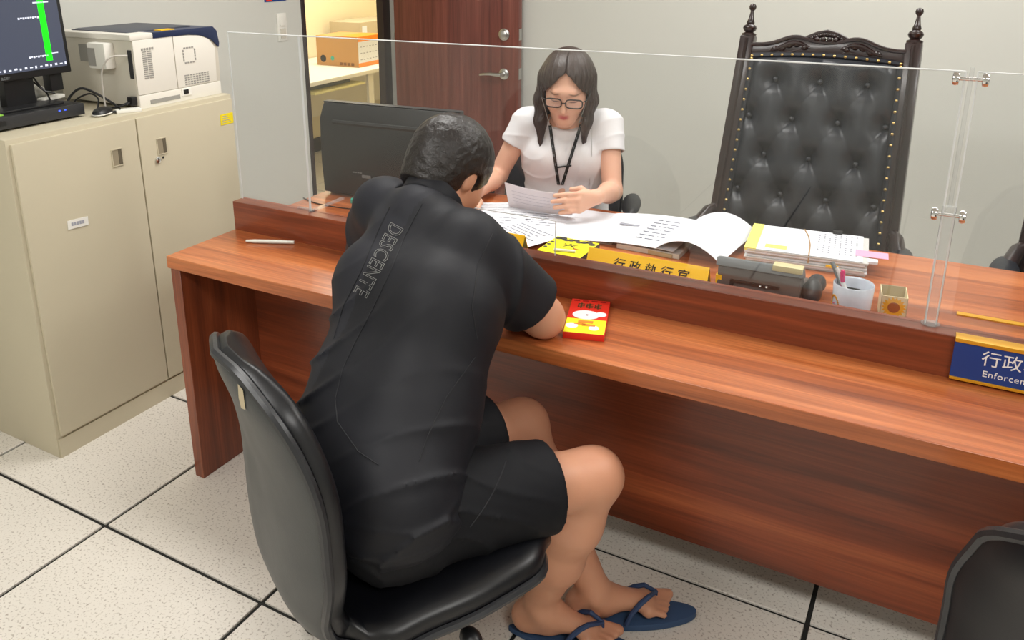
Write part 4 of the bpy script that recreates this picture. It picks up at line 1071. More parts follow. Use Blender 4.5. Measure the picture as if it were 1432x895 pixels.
    s = MB(); s.add([pt(sg*(wi(v)-.03), v, -.012) for sg, v in ((-1, -.05), (1, -.05), (1, .80), (-1, .80))], [(0, 1, 2, 3)]); s.build('back_board', M_MAHOG, t, solid=.006)
    # nails
    s = MB()
    def nail(u, v): s.ell(pt(u, v, .024), (.0048, .0048, .0036), 8, 5, Matrix((U, V, N)).transposed())
    k = 0
    v = .775
    while v > -.02:
        for sg in (-1, 1): nail(sg*(wi(v)-.050), v)
        v -= .0335
    for i in range(15):
        x = (-1+2*i/14)*(wi(.78)-.050); nail(x, .784+.013*math.cos(x/.22*PI/2))
    s.build('brass_nails', M_BRASS, t); t.children[-1]['kind'] = 'stuff'
    s = MB()
    for sg in (-1, 1):
        vs = []
        s.tube([pt(sg*(wi(v)-.050), v, .013) for v in (-.02, .3, .78)], .011, 8)
    s.tube([pt((-1+2*i/10)*(wi(.78)-.050), .784+.013*math.cos((-1+2*i/10)*PI/2), .013) for i in range(11)], .011, 8)
    s.build('leather_border', M_LEATHB, t)
    # seat, arms, legs (front is -Y)
    s = MB(); s.box((-.28, -.50, .33), (.28, -.0, .40)); s.build('seat_rail', M_MAHOG, t, bevel=.006)
    s = MB(); s.box((-.265, -.49, .40), (.265, -.01, .475)); s.build('seat', M_LEATHB, t, bevel=.025, seg=4)
    for sg in (-1, 1):
        s = MB(); s.tube([(sg*.272, .045, .72), (sg*.285, .02, .715), (sg*.300, -.03, .685), (sg*.305, -.10, .668), (sg*.305, -.30, .665), (sg*.305, -.42, .655)], [.018, .020, .022, .022, .022, .026], 12); s.build('arm', M_MAHOG, t)
        s = MB(); s.ell((sg*.308, -.13, .682), (.040, .17, .026), 16, 10); s.build('arm_pad', M_LEATHB, t)
        s = MB(); s.tube([(sg*.300, -.36, .66), (sg*.29, -.37, .55), (sg*.275, -.38, .40)], .018, 10); s.build('arm_support', M_MAHOG, t)
        s = MB(); s.tube([(sg*.25, -.46, .34), (sg*.26, -.475, .22), (sg*.25, -.465, .08), (sg*.26, -.48, .0)], [.032, .028, .018, .024], 12); s.build('front_leg', M_MAHOG, t)
    return t
th = throne('large carved chair with tufted black leather back left of the screen post')
place(th, (1.558, 1.475, 0), math.radians(-3))
th2 = copy_tree(th); place(th2, (2.435, 1.50, 0), math.radians(-4))
th2['label'] = 'large carved chair mostly cut off by the right edge of the picture'
STK_P = (0.919, -0.294, 0.82); TEXT_A = (.885, .245, .975); TEXT_B = (.869, .118, .85)
SEAM_A = (1.19, -.055, .58); SEAM_B = (1.15, -.09, .50); SEAM_C = (1.25, .08, .58); SEAM_D = (1.21, .00, .46)

# ---------------------------------------------------------------- people
def head_d(p, c, R, fem=True):
    """R rows: head right-hand x (its left side), y forward, z up; p world"""
    q = (p-np.array(c, np.float32))@np.array(R, np.float32).T
    qa = q.copy(); qa[:, 0] = np.abs(qa[:, 0])
    d = el(q, (0, -.012, .022), (.073, .092, .087))
    d = smin(d, el(q, (0, .030, -.030), (.059 if fem else .064, .062, .082)), .03)
    d = smin(d, sph(q, (0, .058, -.094), .020 if fem else .026), .045)
    d = smin(d, rc(qa, (.045 if fem else .050, -.005, -.058), (.008, .055, -.094), .012, .014), .03)
    d = smin(d, sph(qa, (.034, .055, -.028), .024), .025)
    d = smin(d, rc(q, (-.026, .080, .028), (.026, .080, .028), .008, .008), .025)
    d = smax(d, -sph(qa, (.031, .102, .006), .015), .012)
    d = smin(d, sph(qa, (.031, .0735, .004), .0135), .004)
    d = smin(d, rc(q, (0, .086, .010), (0, .104, -.030), .0055, .0095), .010)
    d = smin(d, sph(qa, (.0115, .093, -.034), .007), .006)
    d = smin(d, rc(qa, (0, .0885, -.0575), (.017, .081, -.0590), .0058, .0035), .005)
    d = smin(d, rc(qa, (0, .0870, -.0685), (.014, .081, -.0660), .0066, .0035), .005)
    d = smin(d, el(qa, (.076, -.006, -.008), (.009, .019, .030)), .008)
    return d
def head_paint(V, c, R, fem=True):
    q = (V-np.array(c))@np.array(R).T; qa = np.abs(q[:, 0])
    front = q[:, 1] > .055
    lip = np.exp(-((qa/.0165)**4+((q[:, 2]+.0632)/.0088)**4))*front
    brow = np.exp(-(((qa-.032)/.017)**4+((q[:, 2]-.0235+.34*(qa-.030))/.0030)**4))*front*(q[:, 1] > .06)
    lash = np.exp(-(((qa-.031)/.015)**4+((q[:, 2]+.0045+((qa-.031)/.015)**2*-.002)/.0022)**4))*front
    ch = np.zeros((len(V), 3), np.float32); ch[:, 0] = lip; ch[:, 1] = np.maximum(brow*.7, lash*.9); return ch
def basis(yaw_v, pitch=0, tilt=0):
    """frame facing horizontal vector yaw_v, pitched down by pitch: rows x(left side), y(forward), z(up)"""
    f = Vector((yaw_v[0], yaw_v[1], 0)).normalized(); up = Vector((0, 0, 1)); l = up.cross(f)
    f2 = f*math.cos(pitch)-up*math.sin(pitch); u2_ = up*math.cos(pitch)+f*math.sin(pitch)
    l2 = l*math.cos(tilt)+u2_*math.sin(tilt); u3 = u2_*math.cos(tilt)-l*math.sin(tilt)
    return np.array([l2, f2, u3])
def ridge(ph):
    s_ = 1-np.abs(np.sin(ph)); return .45*s_**2+.55*s_**5
def hand_prims(wrist, knuckles, tips, thumb, rw=.022, bend=None):
    """list of chains for a hand"""
    W = np.array(wrist, float); out = []
    for k, t in zip(knuckles, tips):
        k = np.array(k, float); t = np.array(t, float); mid = k+(t-k)*.5+(np.array(bend, float) if bend is not None else 0)
        out.append(('palm', [W+(k-W)*.15, k], [.018, .0115])); out.append(('f', [k, mid, t], [.0092, .0082, .0066]))
    th = [np.array(x, float) for x in thumb]
    out.append(('th', th, [.012, .0105, .0075][:len(th)])); return out
def hand_d(p, H):
    d = None; fs = []
    for kind, pts, rs in H:
        e = chain(p, pts, rs, .004)
        if kind == 'palm': d = e if d is None else smin(d, e, .012)
        else: fs.append(e)
    for e in fs: d = smin(d, e, .0045)
    return d

# ======== the seated man
MH = dict(
 pel=(1.045, -.105, .545), rh=(1.115, -.135, .540), lh=(.950, -.070, .540), rk=(1.385, .225, .500), lk=(1.165, .330, .500),
 ra=(1.262, .235, .105), la=(1.345, .345, .095), waist=(1.025, .02, .70), chest=(.990, .145, .86), rs=(1.098, .212, .970), ls=(.790, .325, .980),
 re=(1.205, .348, .776), le=(.665, .440, .776), rw_=(1.02, .455, .760), lw=(.86, .455, .790), neck=(.945, .265, 1.015), head=(.948, .378, 1.076))
A3 = lambda k: np.array(MH[k], float)
mR = np.array([.935, -.355, 0]); mF = np.array([.355, .935, 0])
HRm = basis((.30, .95), math.radians(38))
RH = hand_prims(MH['rw_'], [(.985, .485, .764), (.975, .468, .764), (.970, .450, .762), (.968, .432, .760)], [(.905, .490, .750), (.890, .468, .750), (.892, .445, .750), (.905, .425, .749)], [(1.0, .475, .765), (.985, .505, .760), (.955, .515, .752)])
LH = hand_prims(MH['lw'], [(.905, .475, .800), (.908, .458, .802), (.910, .440, .800), (.908, .424, .796)], [(.975, .480, .806), (.985, .458, .808), (.985, .437, .806), (.972, .418, .798)], [(.87, .470, .80), (.895, .500, .797), (.925, .508, .790)])
def foot_prims(ank, heel, toe, flat=0.0):
    a, h, t = [np.array(x, float) for x in (ank, heel, toe)]
    d = (t-h); L = np.linalg.norm(d[:2]); u = d/np.linalg.norm(d); n = np.array([-u[1], u[0], 0])
    return a, h, t, u, n
def foot_d(p, ank, heel, toe, side):
    a, h, t, u, n = foot_prims(ank, heel, toe)
    L = np.linalg.norm(t-h); ball = h+u*L*.66
    d = smin(rc(p, a, h+np.array([0, 0, .012]), .036, .030), rc(p, h, h+u*.05, .030, .030), .03)
    d = smin(d, rc(p, a+u*.015-np.array([0, 0, .012]), ball+np.array([0, 0, .004]), .036, .019), .03)
    d = smin(d, rc(p, h+n*.006, ball-n*.018*side, .026, .020), .02)
    d = smin(d, rc(p, ball-n*.024, ball+n*.024, .018, .018), .015)
    d = smax(d, -(p[:, 2]-(min(h[2], t[2])-.024)), .006)
    for i in range(5):
        off = (-.030+.0150*i)*side; ln = [.066, .060, .052, .045, .036][i]; r = [.0130, .0092, .0086, .0082, .0080][i]
        b = ball+n*off+u*.01; e = ball+n*off*1.12+u*ln+np.array([0, 0, -.006])
        d = smin(d, rc(p, b, e, r*1.05, r), .005)
    for s_ in (-1, 1): d = smin(d, sph(p, a+n*.030*s_, .012), .014)
    return d
RFoot = dict(ank=MH['ra'], heel=(1.226, .237, .052), toe=(1.440, .292, .040))
LFoot = dict(ank=MH['la'], heel=(1.322, .335, .052), toe=(1.522, .468, .044))
def man_skin(p):
    k = A3
    d = rc(p, k('pel')-mR*.06, k('pel')+mR*.06, .10, .10)
    d = smin(d, chain(p, [k('pel'), k('waist'), k('chest')], [.10, .095, .105], .05), .05)
    d = smin(d, rc(p, k('ls')-mR*-.03, k('rs')+mR*-.03, .055, .055), .05)
    d = smin(d, chain(p, [k('neck')-np.array([0, .03, .05]), k('neck'), k('head')+np.array([0, -.02, -.03])], [.060, .056, .052], .03), .03)
    legs = None
    for h, kn, an in (('rh', 'rk', 'ra'), ('lh', 'lk', 'la')):
        H, K, N = k(h), k(kn), k(an)
        th = rc(p, H, K+(H-K)*.12, .088, .062); th = smin(th, sph(p, K+np.array([.0, .0, .004]), .058), .03)
        sh = chain(p, [K, K+(N-K)*.30-mF*.018, K+(N-K)*.6-mF*.010, N+np.array([0, 0, .02])], [.054, .063, .053, .037], .03)
        e = smin(th, sh, .025); legs = e if legs is None else np.minimum(legs, e)
    d = smin(d, legs, .03)
    arms = None
    for s_, e_, w_, in (('rs', 're', 'rw_'), ('ls', 'le', 'lw')):
        S_, E_, Wr = k(s_), k(e_), k(w_)
        e = rc(p, S_, E_+(S_-E_)*.1, .054, .046); e = smin(e, sph(p, E_, .043), .02)
        e = smin(e, chain(p, [E_, E_+(Wr-E_)*.3, Wr], [.043, .045, .029], .02), .02); arms = e if arms is None else np.minimum(arms, e)
    arms = smin(arms, np.minimum(hand_d(p, RH), hand_d(p, LH)), .012)
    d = smin(d, arms, .02)
    d = smin(d, np.minimum(foot_d(p, side=-1, **{a: b for a, b in LFoot.items()}), foot_d(p, side=-1, **RFoot)), .015)
    d = smin(d, head_d(p, MH['head'], HRm, False), .02)
    return d
man = root('person', 'man in black T-shirt and shorts leaning on the ledge, seen from behind', 'person', (1.05, -.08, 0))
me, V = sdf_mesh('body', man_skin, (.55, -.30, .0), (1.62, .62, 1.30), .0048, 1)
paint(me, V, head_paint(V, MH['head'], HRm, False)); link('body', me, M_SKINM, man)
def hair_man(p):
    c = np.array(MH['head'], np.float32); q = (p-c)@HRm.T.astype(np.float32)
    d = el(q, (0, -.016, .030), (.091, .109, .100))
    d = smin(d, el(q, (0, -.052, -.035), (.074, .056, .076)), .03)
    d = smax(d, -el(q, (0, .085, -.035), (.070, .075, .075)), .01)
    d = np.maximum(d, -(q[:, 2]+.075+.25*(q[:, 1]+.05)))
    a = np.abs(q[:, 0]); d = smax(d, -el(np.stack([a, q[:, 1], q[:, 2]], 1), (.088, .004, -.030), (.022, .028, .040)), .006)
    n = np.sin(q[:, 0]*160+3*np.sin(q[:, 1]*60))*np.sin(q[:, 1]*140+2*np.sin(q[:, 2]*70))*np.sin(q[:, 2]*150)
    return d+.0014*n
hc = Vector(MH['head'])
me, V = sdf_mesh('hair', hair_man, hc-Vector((.16, .16, .16)), hc+Vector((.16, .16, .16)), .0032, 0); link('hair', me, M_HAIRM, man)
def fold_tee(p):
    # diagonal creases falling from the upper right to the lower left of the back
    u = p@np.array([.66, -.42, -.62], np.float32); w = p@np.array([.65, -.40, .55], np.float32); v = p@np.array([.5, .86, 0], np.float32)
    ph = u*38+1.5*np.sin(w*9+1)+.8*np.sin(u*13+v*11)
    low = np.clip((1.02-p[:, 2])/.25, .15, 1)
    f = .0105*ridge(ph)*low*(.6+.4*np.sin(w*13+u*8))
    ph2 = (u*22-w*20)+2*np.sin(u*7)
    f += .0055*ridge(ph2)*np.clip((.80-p[:, 2])/.2, 0, 1)
    ph3 = p[:, 2]*60+np.sin(w*20)*2
    f += .006*ridge(ph3)*np.clip((.66-p[:, 2])/.08, 0, 1)
    return f
def tee_core(p):
    k = A3
    pe, wa, ch = k('pel'), k('waist'), k('chest')
    d = rc(p, pe-mR*.085+np.array([0, 0, .035]), pe+mR*.085+np.array([0, 0, .035]), .128, .128)
    d = smin(d, rc(p, wa-mR*.075-mF*.0, wa+mR*.065+mF*.010, .132, .132), .10)
    d = smin(d, rc(p, ch-mR*.090-mF*.01, ch+mR*.095+mF*.01, .116, .128), .10)
    d = smin(d, rc(p, k('ls')-mR*-.035, k('rs')+mR*-.035, .072, .072), .08)
    d = smin(d, rc(p, k('ls')*.5+k('rs')*.5-mF*.02, k('neck')-np.array([0, .01, .01]), .085, .070), .05)
    return d
def man_tee(p):
    k = A3; d = tee_core(p)-fold_tee(p)*1.0
    for s_, e_, t in (('rs', 're', .80), ('ls', 'le', .80)):
        S_, E_ = k(s_), k(e_); ax = (E_-S_)/np.linalg.norm(E_-S_)
        sl = rc(p, S_, S_+(E_-S_)*1.1, .074, .076)
        x = (p-S_)@ax.astype(np.float32)
        sl = sl-.010*ridge(x*30+2*(p[:, 2]-.9)*9)*np.clip(x/.08, 0, 1)
        sl = smax(sl, plane(p, S_+(E_-S_)*t, E_-S_), .004)
        sl = np.maximum(sl, -np.maximum(rc(p, S_, S_+(E_-S_)*1.2, .055, .0685), -plane(p, S_+(E_-S_)*(t-.12), E_-S_)))
        d = smin(d, sl, .030)
    # neck opening and hem
    nk = k('neck'); hd = k('head')
    cr_ = np.maximum(-plane(p, nk+(hd-nk)*.22, (hd-nk)+np.array([0, .0, .02])), rc(p, nk, hd, .084, .10)); d = np.maximum(d, -cr_)
    d = smax(d, -rc(p, nk-np.array([0, 0, .02]), hd, .061, .068), .004)
    hem = plane(p, (1.10, -.05, .505), (.22, .20, -1)); d = np.maximum(d, hem)
    # keep clear of the counter ledge
    return d
me, V = sdf_mesh('t_shirt', man_tee, (.52, -.36, .42), (1.36, .56, 1.18), .0048, 2)
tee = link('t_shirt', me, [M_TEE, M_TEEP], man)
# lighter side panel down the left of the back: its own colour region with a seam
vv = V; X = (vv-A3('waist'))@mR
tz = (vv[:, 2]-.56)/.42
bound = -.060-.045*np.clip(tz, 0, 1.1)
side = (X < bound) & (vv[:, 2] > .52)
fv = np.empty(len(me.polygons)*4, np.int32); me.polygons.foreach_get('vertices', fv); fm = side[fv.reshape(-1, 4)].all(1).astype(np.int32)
me.polygons.foreach_set('material_index', fm)
def collar(p):
    nk = A3('neck'); hd = A3('head'); a = nk+(hd-nk)*.20
    d = rc(p, nk-np.array([0, 0, .01]), hd, .071, .079)
    d = smax(d, plane(p, nk+(hd-nk)*.38, hd-nk), .004); d = smax(d, -plane(p, nk+(hd-nk)*.10, hd-nk), .004)
    return smax(d, -rc(p, nk-np.array([0, 0, .02]), hd, .063, .071), .003)
me, V2 = sdf_mesh('collar', collar, (.78, .12, .92), (1.06, .50, 1.22), .0035, 1); link('collar', me, M_TEE, man)
# surface tools: cast onto the shirt
from mathutils.bvhtree import BVHTree
tee_bvh = BVHTree.FromPolygons([tuple(v) for v in vv], [tuple(int(i) for i in f) for f in fv.reshape(-1, 4)])
EYE = Vector((1.9218, -1.2258, 1.5748))
def on_tee(q, lift=.0012):
    q = Vector(q); d = (q-EYE).normalized(); h = tee_bvh.ray_cast(q-d*.8, d)
    return (h[0]+h[1]*lift if h[0] is not None and h[1].dot(d) < 0 else (h[0]-d*lift if h[0] is not None else None))
def tee_path(name, pts, r, mat, n=30):
    out = []; pts = [Vector(p) for p in pts]
    for i in range(len(pts)-1):
        for k in range(n):
            h = on_tee(pts[i].lerp(pts[i+1], k/n), .0006)
            if h is not None: out.append(h)
    if len(out) > 3: s = MB(); s.tube(out, r, 6); s.build(name, mat, man)
# outlined lettering down the lighter panel (two points on the back give the line of writing)
TA, TB = Vector(TEXT_A), Vector(TEXT_B)
ax = (TB-TA).normalized(); view = ((TA+TB)/2-EYE).normalized(); upt = ax.cross(view)
me = text_mesh('DESCENTE', .046, outline=.0007, shear=.0, spacing=1.05)
w = max(v.co.x for v in me.vertices)-min(v.co.x for v in me.vertices); L = (TB-TA).length
M = frame4((TA+TB)/2, ax, upt); bad = 0
for v in me.vertices:
    z = v.co.z; q = M @ Vector((v.co.x*L/w, v.co.y, 0)); h = on_tee(q, .0010)
    if h is None: h = q; bad += 1
    v.co = h-view*(z*.8)
me.update(); link('lettering', me, M_PRINTG, man)

# shirt seams, given as points near the cloth and laid onto it
for seam in (
    [(0.976, 0.212, 1.047), (0.956, 0.173, 0.983), (0.944, 0.132, 0.913), (0.929, 0.086, 0.845), (0.914, 0.036, 0.78), (0.907, 0.001, 0.735), (0.911, -0.034, 0.682), (0.927, -0.051, 0.642), (0.978, -0.052, 0.589), (1.025, -0.039, 0.561)],
    [(0.92, 0.172, 1.042), (0.908, 0.146, 0.999), (0.893, 0.096, 0.916), (0.878, 0.048, 0.849), (0.877, 0.008, 0.783)],
    [(1.117, 0.273, 0.987), (1.099, 0.236, 0.922), (1.105, 0.199, 0.838), (1.131, 0.177, 0.77)],
    [(1.132, 0.162, 0.744), (1.1, 0.098, 0.674), (1.087, 0.041, 0.607), (1.086, 0.004, 0.561)]):
    tee_path('seam', seam, .0011, M_SEAM, 8)
def shorts(p):
    k = A3; pe = k('pel')
    d = rc(p, pe-mR*.080, pe+mR*.080, .118, .118)
    legs = None
    for h, kn, t in (('rh', 'rk', .74), ('lh', 'lk', .78)):
        H, K = k(h), k(kn)
        e = rc(p, H, K, .108, .090)
        x = (p-H)@((K-H)/np.linalg.norm(K-H)).astype(np.float32)
        ph = x*30+2.0*np.sin(p[:, 2]*22)+p[:, 2]*26
        e = e-.011*ridge(ph)*np.clip(1.1-x/.33, 0, 1)
        e = smax(e, plane(p, H+(K-H)*t, K-H), .004)
        e = np.maximum(e, -np.maximum(rc(p, H, H+(K-H)*1.1, .096, .078), -plane(p, H+(K-H)*(t-.12), K-H)))
        legs = e if legs is None else smin(legs, e, .02)
    d = smin(d, legs, .04)
    return np.maximum(d, plane(p, (1.03, -.1, .66), (0, 0, 1)))
me, V = sdf_mesh('shorts', shorts, (.78, -.30, .38), (1.42, .36, .68), .0048, 1); link('shorts', me, M_SHORT, man)
# pocket seam of the shorts
sh_f = np.empty(len(me.polygons)*4, np.int32); me.polygons.foreach_get('vertices', sh_f)
V = V-0
sh_bvh = BVHTree.FromPolygons([tuple(v) for v in V], [tuple(int(i) for i in f) for f in sh_f.reshape(-1, 4)])
def on_short(q, lift):
    q = Vector(q); d = (q-EYE).normalized(); h = sh_bvh.ray_cast(q-d*.6, d)
    return h[0]-d*lift if h[0] is not None else None
for a, b, nm in ((SEAM_A, SEAM_B, 'pocket_seam'), (SEAM_C, SEAM_D, 'pocket_seam')):
    out = [on_short(Vector(a).lerp(Vector(b), k/24)+Vector((.008, 0, 0))*math.sin(PI*k/24), .0005) for k in range(25)]
    out = [o for o in out if o is not None]
    if len(out) > 3: s = MB(); s.tube(out, .0012, 6); s.build(nm, M_SEAM, man)
M_SANDAL = plain('sandal_navy', srgb(44, 66, 104), .6, var=.04); M_SOLE = plain('sandal_sole', srgb(52, 78, 114), .7)
def flipflop(F, label, side):
    t = root('flip_flop', label, 'sandal', (F['heel'][0], F['heel'][1], 0), None)
    h = Vector(F['heel']); e = Vector(F['toe']); u = Vector((e.x-h.x, e.y-h.y, 0)).normalized(); n = Vector((-u.y, u.x, 0)); L = (e-h).length
    out = []
    for k in range(40):
        a = 2*PI*k/40; f = math.cos(a); w = .036+.010*f-.004*math.cos(2*a)
        c = h+u*(L*.5); out.append((c+u*(f*(L*.5+.045))+n*(math.sin(a)*w*1.02)))
    z1 = min(h.z, e.z)-.0245
    vs = [Vector((q.x, q.y, .002)) for q in out]+[Vector((q.x, q.y, max(.010, z1))) for q in out]
    s = MB(); s.add(vs, [tuple(reversed(range(40))), tuple(range(40, 80))]+[(i, (i+1) % 40, 40+(i+1) % 40, 40+i) for i in range(40)])
    s.build('sole', M_SOLE, t, bevel=.002)
    ball = h+u*(L*.66)
    for sg in (-1, 1):
        p0 = h+u*(L*.42)+n*(sg*.040)+Vector((0, 0, -.030)); p3 = ball+u*.030-n*(.018*side)+Vector((0, 0, .010))
        p1 = p0+Vector((0, 0, .030))+n*sg*-.003+u*.015; p2 = ball+n*(sg*.020)+Vector((0, 0, .030))
        s = MB(); s.tube([p0, p1, (p1+p2)/2+Vector((0, 0, .004)), p2, p3], [.0055, .006, .0065, .006, .005], 8); s.build('strap', M_SANDAL, t)
    s = MB(); s.cone(ball+u*.030-n*(.018*side)+Vector((0, 0, .010)), ball+u*.032-n*(.018*side)+Vector((0, 0, -.030)), .004, .003, 8); s.build('toe_post', M_SANDAL, t)
flipflop(LFoot, 'blue flip-flop on the man\'s farther foot, its toe pointing right', -1)
flipflop(RFoot, 'blue flip-flop on the man\'s nearer foot at the bottom edge', -1)

# ======== the woman officer
WO = np.array([.795, 1.42, 0]); yw = math.radians(17)
wl = np.array([math.cos(yw), math.sin(yw), 0]); wf_ = np.array([math.sin(yw), -math.cos(yw), 0])
def wp(s_, f_, z_): return WO+wl*s_+wf_*f_+np.array([0, 0, z_])
HC = wp(.004, .095, 1.128); HRw = basis(tuple(wf_[:2]), math.radians(24), math.radians(-3))
LS, RS = wp(.140, .03, .990), wp(-.142, .03, .990)
LE, LW_ = np.array([.992, 1.345, .785]), np.array([1.018, 1.150, .823])
RE, RW_ = np.array([.585, 1.30, .800]), np.array([.60, 1.10, .785])
LHw = hand_prims(LW_, [(.986, 1.090, .842), (.983, 1.080, .826), (.982, 1.078, .808), (.984, 1.080, .792)], [(.914, 1.052, .836), (.908, 1.046, .818), (.916, 1.046, .800), (.934, 1.050, .784)], [(1.0, 1.115, .835), (.975, 1.112, .850), (.945, 1.106, .846)], bend=(.004, -.010, .004))
RHw = hand_prims(RW_, [(.585, 1.035, .785), (.602, 1.030, .788), (.618, 1.034, .786), (.632, 1.042, .782)], [(.575, .965, .762), (.600, .955, .763), (.624, .962, .763), (.645, .975, .762)], [(.615, 1.08, .785), (.645, 1.06, .775), (.655, 1.03, .765)], bend=(0, 0, .008))
def woman_skin(p):
    d = rc(p, wp(-.08, 0, .54), wp(.08, 0, .54), .095, .095)
    d = smin(d, chain(p, [wp(0, 0, .56), wp(0, .0, .72), wp(0, .015, .88)], [.09, .085, .095], .06), .06)
    d = smin(d, rc(p, RS+wl*.03, LS-wl*.03, .042, .042), .05)
    d = smin(d, chain(p, [wp(0, .02, .97), wp(0, .035, 1.03), HC+np.array([0, 0, -.05])-wf_*.025], [.052, .045, .046], .02), .025)
    arms = None
    for S_, E_, Wr in ((LS, LE, LW_), (RS, RE, RW_)):
        e = rc(p, S_, E_, .040, .032); e = smin(e, chain(p, [E_, E_+(Wr-E_)*.3, Wr], [.032, .032, .0215], .02), .015); arms = e if arms is None else np.minimum(arms, e)
    arms = smin(arms, np.minimum(hand_d(p, LHw), hand_d(p, RHw)), .010)
    d = smin(d, arms, .015)
    for sg in (-1, 1):
        d = smin(d, chain(p, [wp(sg*.09, .0, .53), wp(sg*.11, .40, .52), wp(sg*.11, .36, .10), wp(sg*.11, .38, .06)], [.075, .055, .038, .035], .02), .02)
        d = smin(d, rc(p, wp(sg*.11, .37, .05), wp(sg*.12, .53, .035), .034, .028), .02)
    return smin(d, head_d(p, HC, HRw, True), .014)
wo = root('person', 'woman in white T-shirt and glasses reading a letter behind the desk', 'person', tuple(WO))
me, V = sdf_mesh('body', woman_skin, (.50, .80, .0), (1.12, 1.60, 1.26), .0030, 1)
paint(me, V, head_paint(V, HC, HRw)); link('body', me, M_SKINW, wo)
def wtee(p):
    d = rc(p, wp(-.075, 0, .56), wp(.075, 0, .56), .108, .108)
    d = smin(d, rc(p, wp(-.050, .0, .72), wp(.050, .0, .72), .097, .097), .08)
    d = smin(d, rc(p, wp(-.060, .02, .87), wp(.060, .02, .87), .100, .100), .08)
    for sg in (-1, 1): d = smin(d, sph(p, wp(sg*.055, .085, .885), .052), .04)
    d = smin(d, rc(p, RS+wl*.030, LS-wl*.030, .052, .052), .05)
    d = smin(d, rc(p, wp(0, .01, .98), wp(0, .025, 1.02), .070, .058), .03)
    u = p@np.array([.5, .3, -.8], np.float32); w = p@np.array([.8, .2, .5], np.float32)
    d = d-.0035*ridge(u*40+2*np.sin(w*18))*np.clip((.98-p[:, 2])/.15, .1, 1)
    for S_, E_, t in ((LS, LE, .42), (RS, RE, .42)):
        sl = rc(p, S_, S_+(E_-S_), .051, .046)
        x = (p-S_)@((E_-S_)/np.linalg.norm(E_-S_)).astype(np.float32)
        sl = sl-.003*ridge(x*50+p[:, 0]*20)
        sl = smax(sl, plane(p, S_+(E_-S_)*t, E_-S_), .003)
        sl = np.maximum(sl, -np.maximum(rc(p, S_, E_, .044, .0405), -plane(p, S_+(E_-S_)*(t-.12), E_-S_)))
        d = smin(d, sl, .022)
    cr_ = np.maximum(-plane(p, wp(0, .03, 1.025), np.array([0, 0, 1])+wf_*.85), rc(p, wp(0, .02, .98), wp(0, .06, 1.12), .070, .09)); d = smax(d, -cr_, .003)
    d = smax(d, -rc(p, wp(0, .035, 1.0), wp(0, .06, 1.10), .050, .062), .003)
    return np.maximum(d, -(p[:, 2]-.50))
me, V = sdf_mesh('t_shirt', wtee, (.50, 1.18, .46), (1.12, 1.60, 1.10), .0036, 1); link('t_shirt', me, M_WTEE, wo)
w_v = V; w_f = np.empty(len(me.polygons)*4, np.int32); me.polygons.foreach_get('vertices', w_f)
wt_bvh = BVHTree.FromPolygons([tuple(v) for v in w_v], [tuple(int(i) for i in f) for f in w_f.reshape(-1, 4)])
def wtrous(p):
    d = rc(p, wp(-.08, 0, .53), wp(.08, 0, .53), .105, .105)
    for sg in (-1, 1): d = smin(d, chain(p, [wp(sg*.09, .0, .53), wp(sg*.11, .40, .52), wp(sg*.11, .36, .10)], [.085, .066, .052], .02), .02)
    return np.maximum(np.maximum(d, p[:, 2]-.60), .09-p[:, 2])
me, V = sdf_mesh('trousers', wtrous, (.60, .85, .05), (1.10, 1.60, .64), .008, 1); link('trousers', me, M_SHORT, wo)
for sg in (-1, 1):
    def shoe(p): return np.maximum(smin(rc(p, wp(sg*.11, .345, .045), wp(sg*.122, .545, .035), .042, .036), rc(p, wp(sg*.11, .36, .05), wp(sg*.11, .37, .10), .042, .042), .02), .003-p[:, 2])
    c = wp(sg*.115, .45, .06); me, V = sdf_mesh('shoe', shoe, c-np.array([.17, .17, .07]), c+np.array([.17, .17, .10]), .006, 1); link('shoe', me, M_BLACKPL, wo)
def whair(p):
    q = (p-HC.astype(np.float32))@HRw.T.astype(np.float32)
    s_ = (p-WO.astype(np.float32))@wl.astype(np.float32); f_ = (p-WO.astype(np.float32))@wf_.astype(np.float32); z = p[:, 2]
    L = np.stack([s_, f_, z], 1)
    d = el(q, (0, -.014, .028), (.090, .106, .096))
    d = smin(d, el(q, (0, -.040, -.050), (.084, .060, .100)), .03)
    for sg, zb, xs in ((-1, .930, -.080), (1, .945, .066)):
        c = chain(np.stack([L[:, 0], L[:, 1]*.62, L[:, 2]], 1), [(sg*.062, .080*.62, 1.16), (sg*.080, .085*.62, 1.08), (xs*1.0, .098*.62, 1.01), (xs, .108*.62, zb)], [.030, .024, .020, .006], .02)
        d = smin(d, c, .02)
    back = chain(L, [(0, -.02, 1.12), (0, -.035, 1.03), (0, -.04, .97)], [.07, .06, .045], .03)
    d = smin(d, back, .03)
    # strands
    ang = np.arctan2(L[:, 0], L[:, 1]-.05); str_ = .0016*np.sin(ang*46+np.sin(z*30)*1.5)+.0012*np.sin(ang*95+z*20)
    d = d+str_*np.clip((1.22-z)/.06, .2, 1)
    # face opening: an inverted V from the parting down
    w = .070-.0*q[:, 2]
    w = np.where(q[:, 2] > .0, .071*np.clip(1-q[:, 2]/.088, 0, 1)**.72, .071-.014*np.clip((-q[:, 2])/.1, 0, 1))
    face = np.maximum(np.maximum((np.abs(q[:, 0])-w)*.8, .020-q[:, 1]), q[:, 2]-.088)
    face = np.maximum(face, -(q[:, 2]+.16))
    d = smax(d, -face, .006)
    # parting groove
    g = np.maximum(np.abs(q[:, 0])-.0016, np.maximum(-q[:, 1]-.02, .05-q[:, 2]))
    d = smax(d, -np.maximum(g, -(el(q, (0, -.014, .028), (.084, .100, .0895)))), .002)
    return d
hc = Vector(HC)
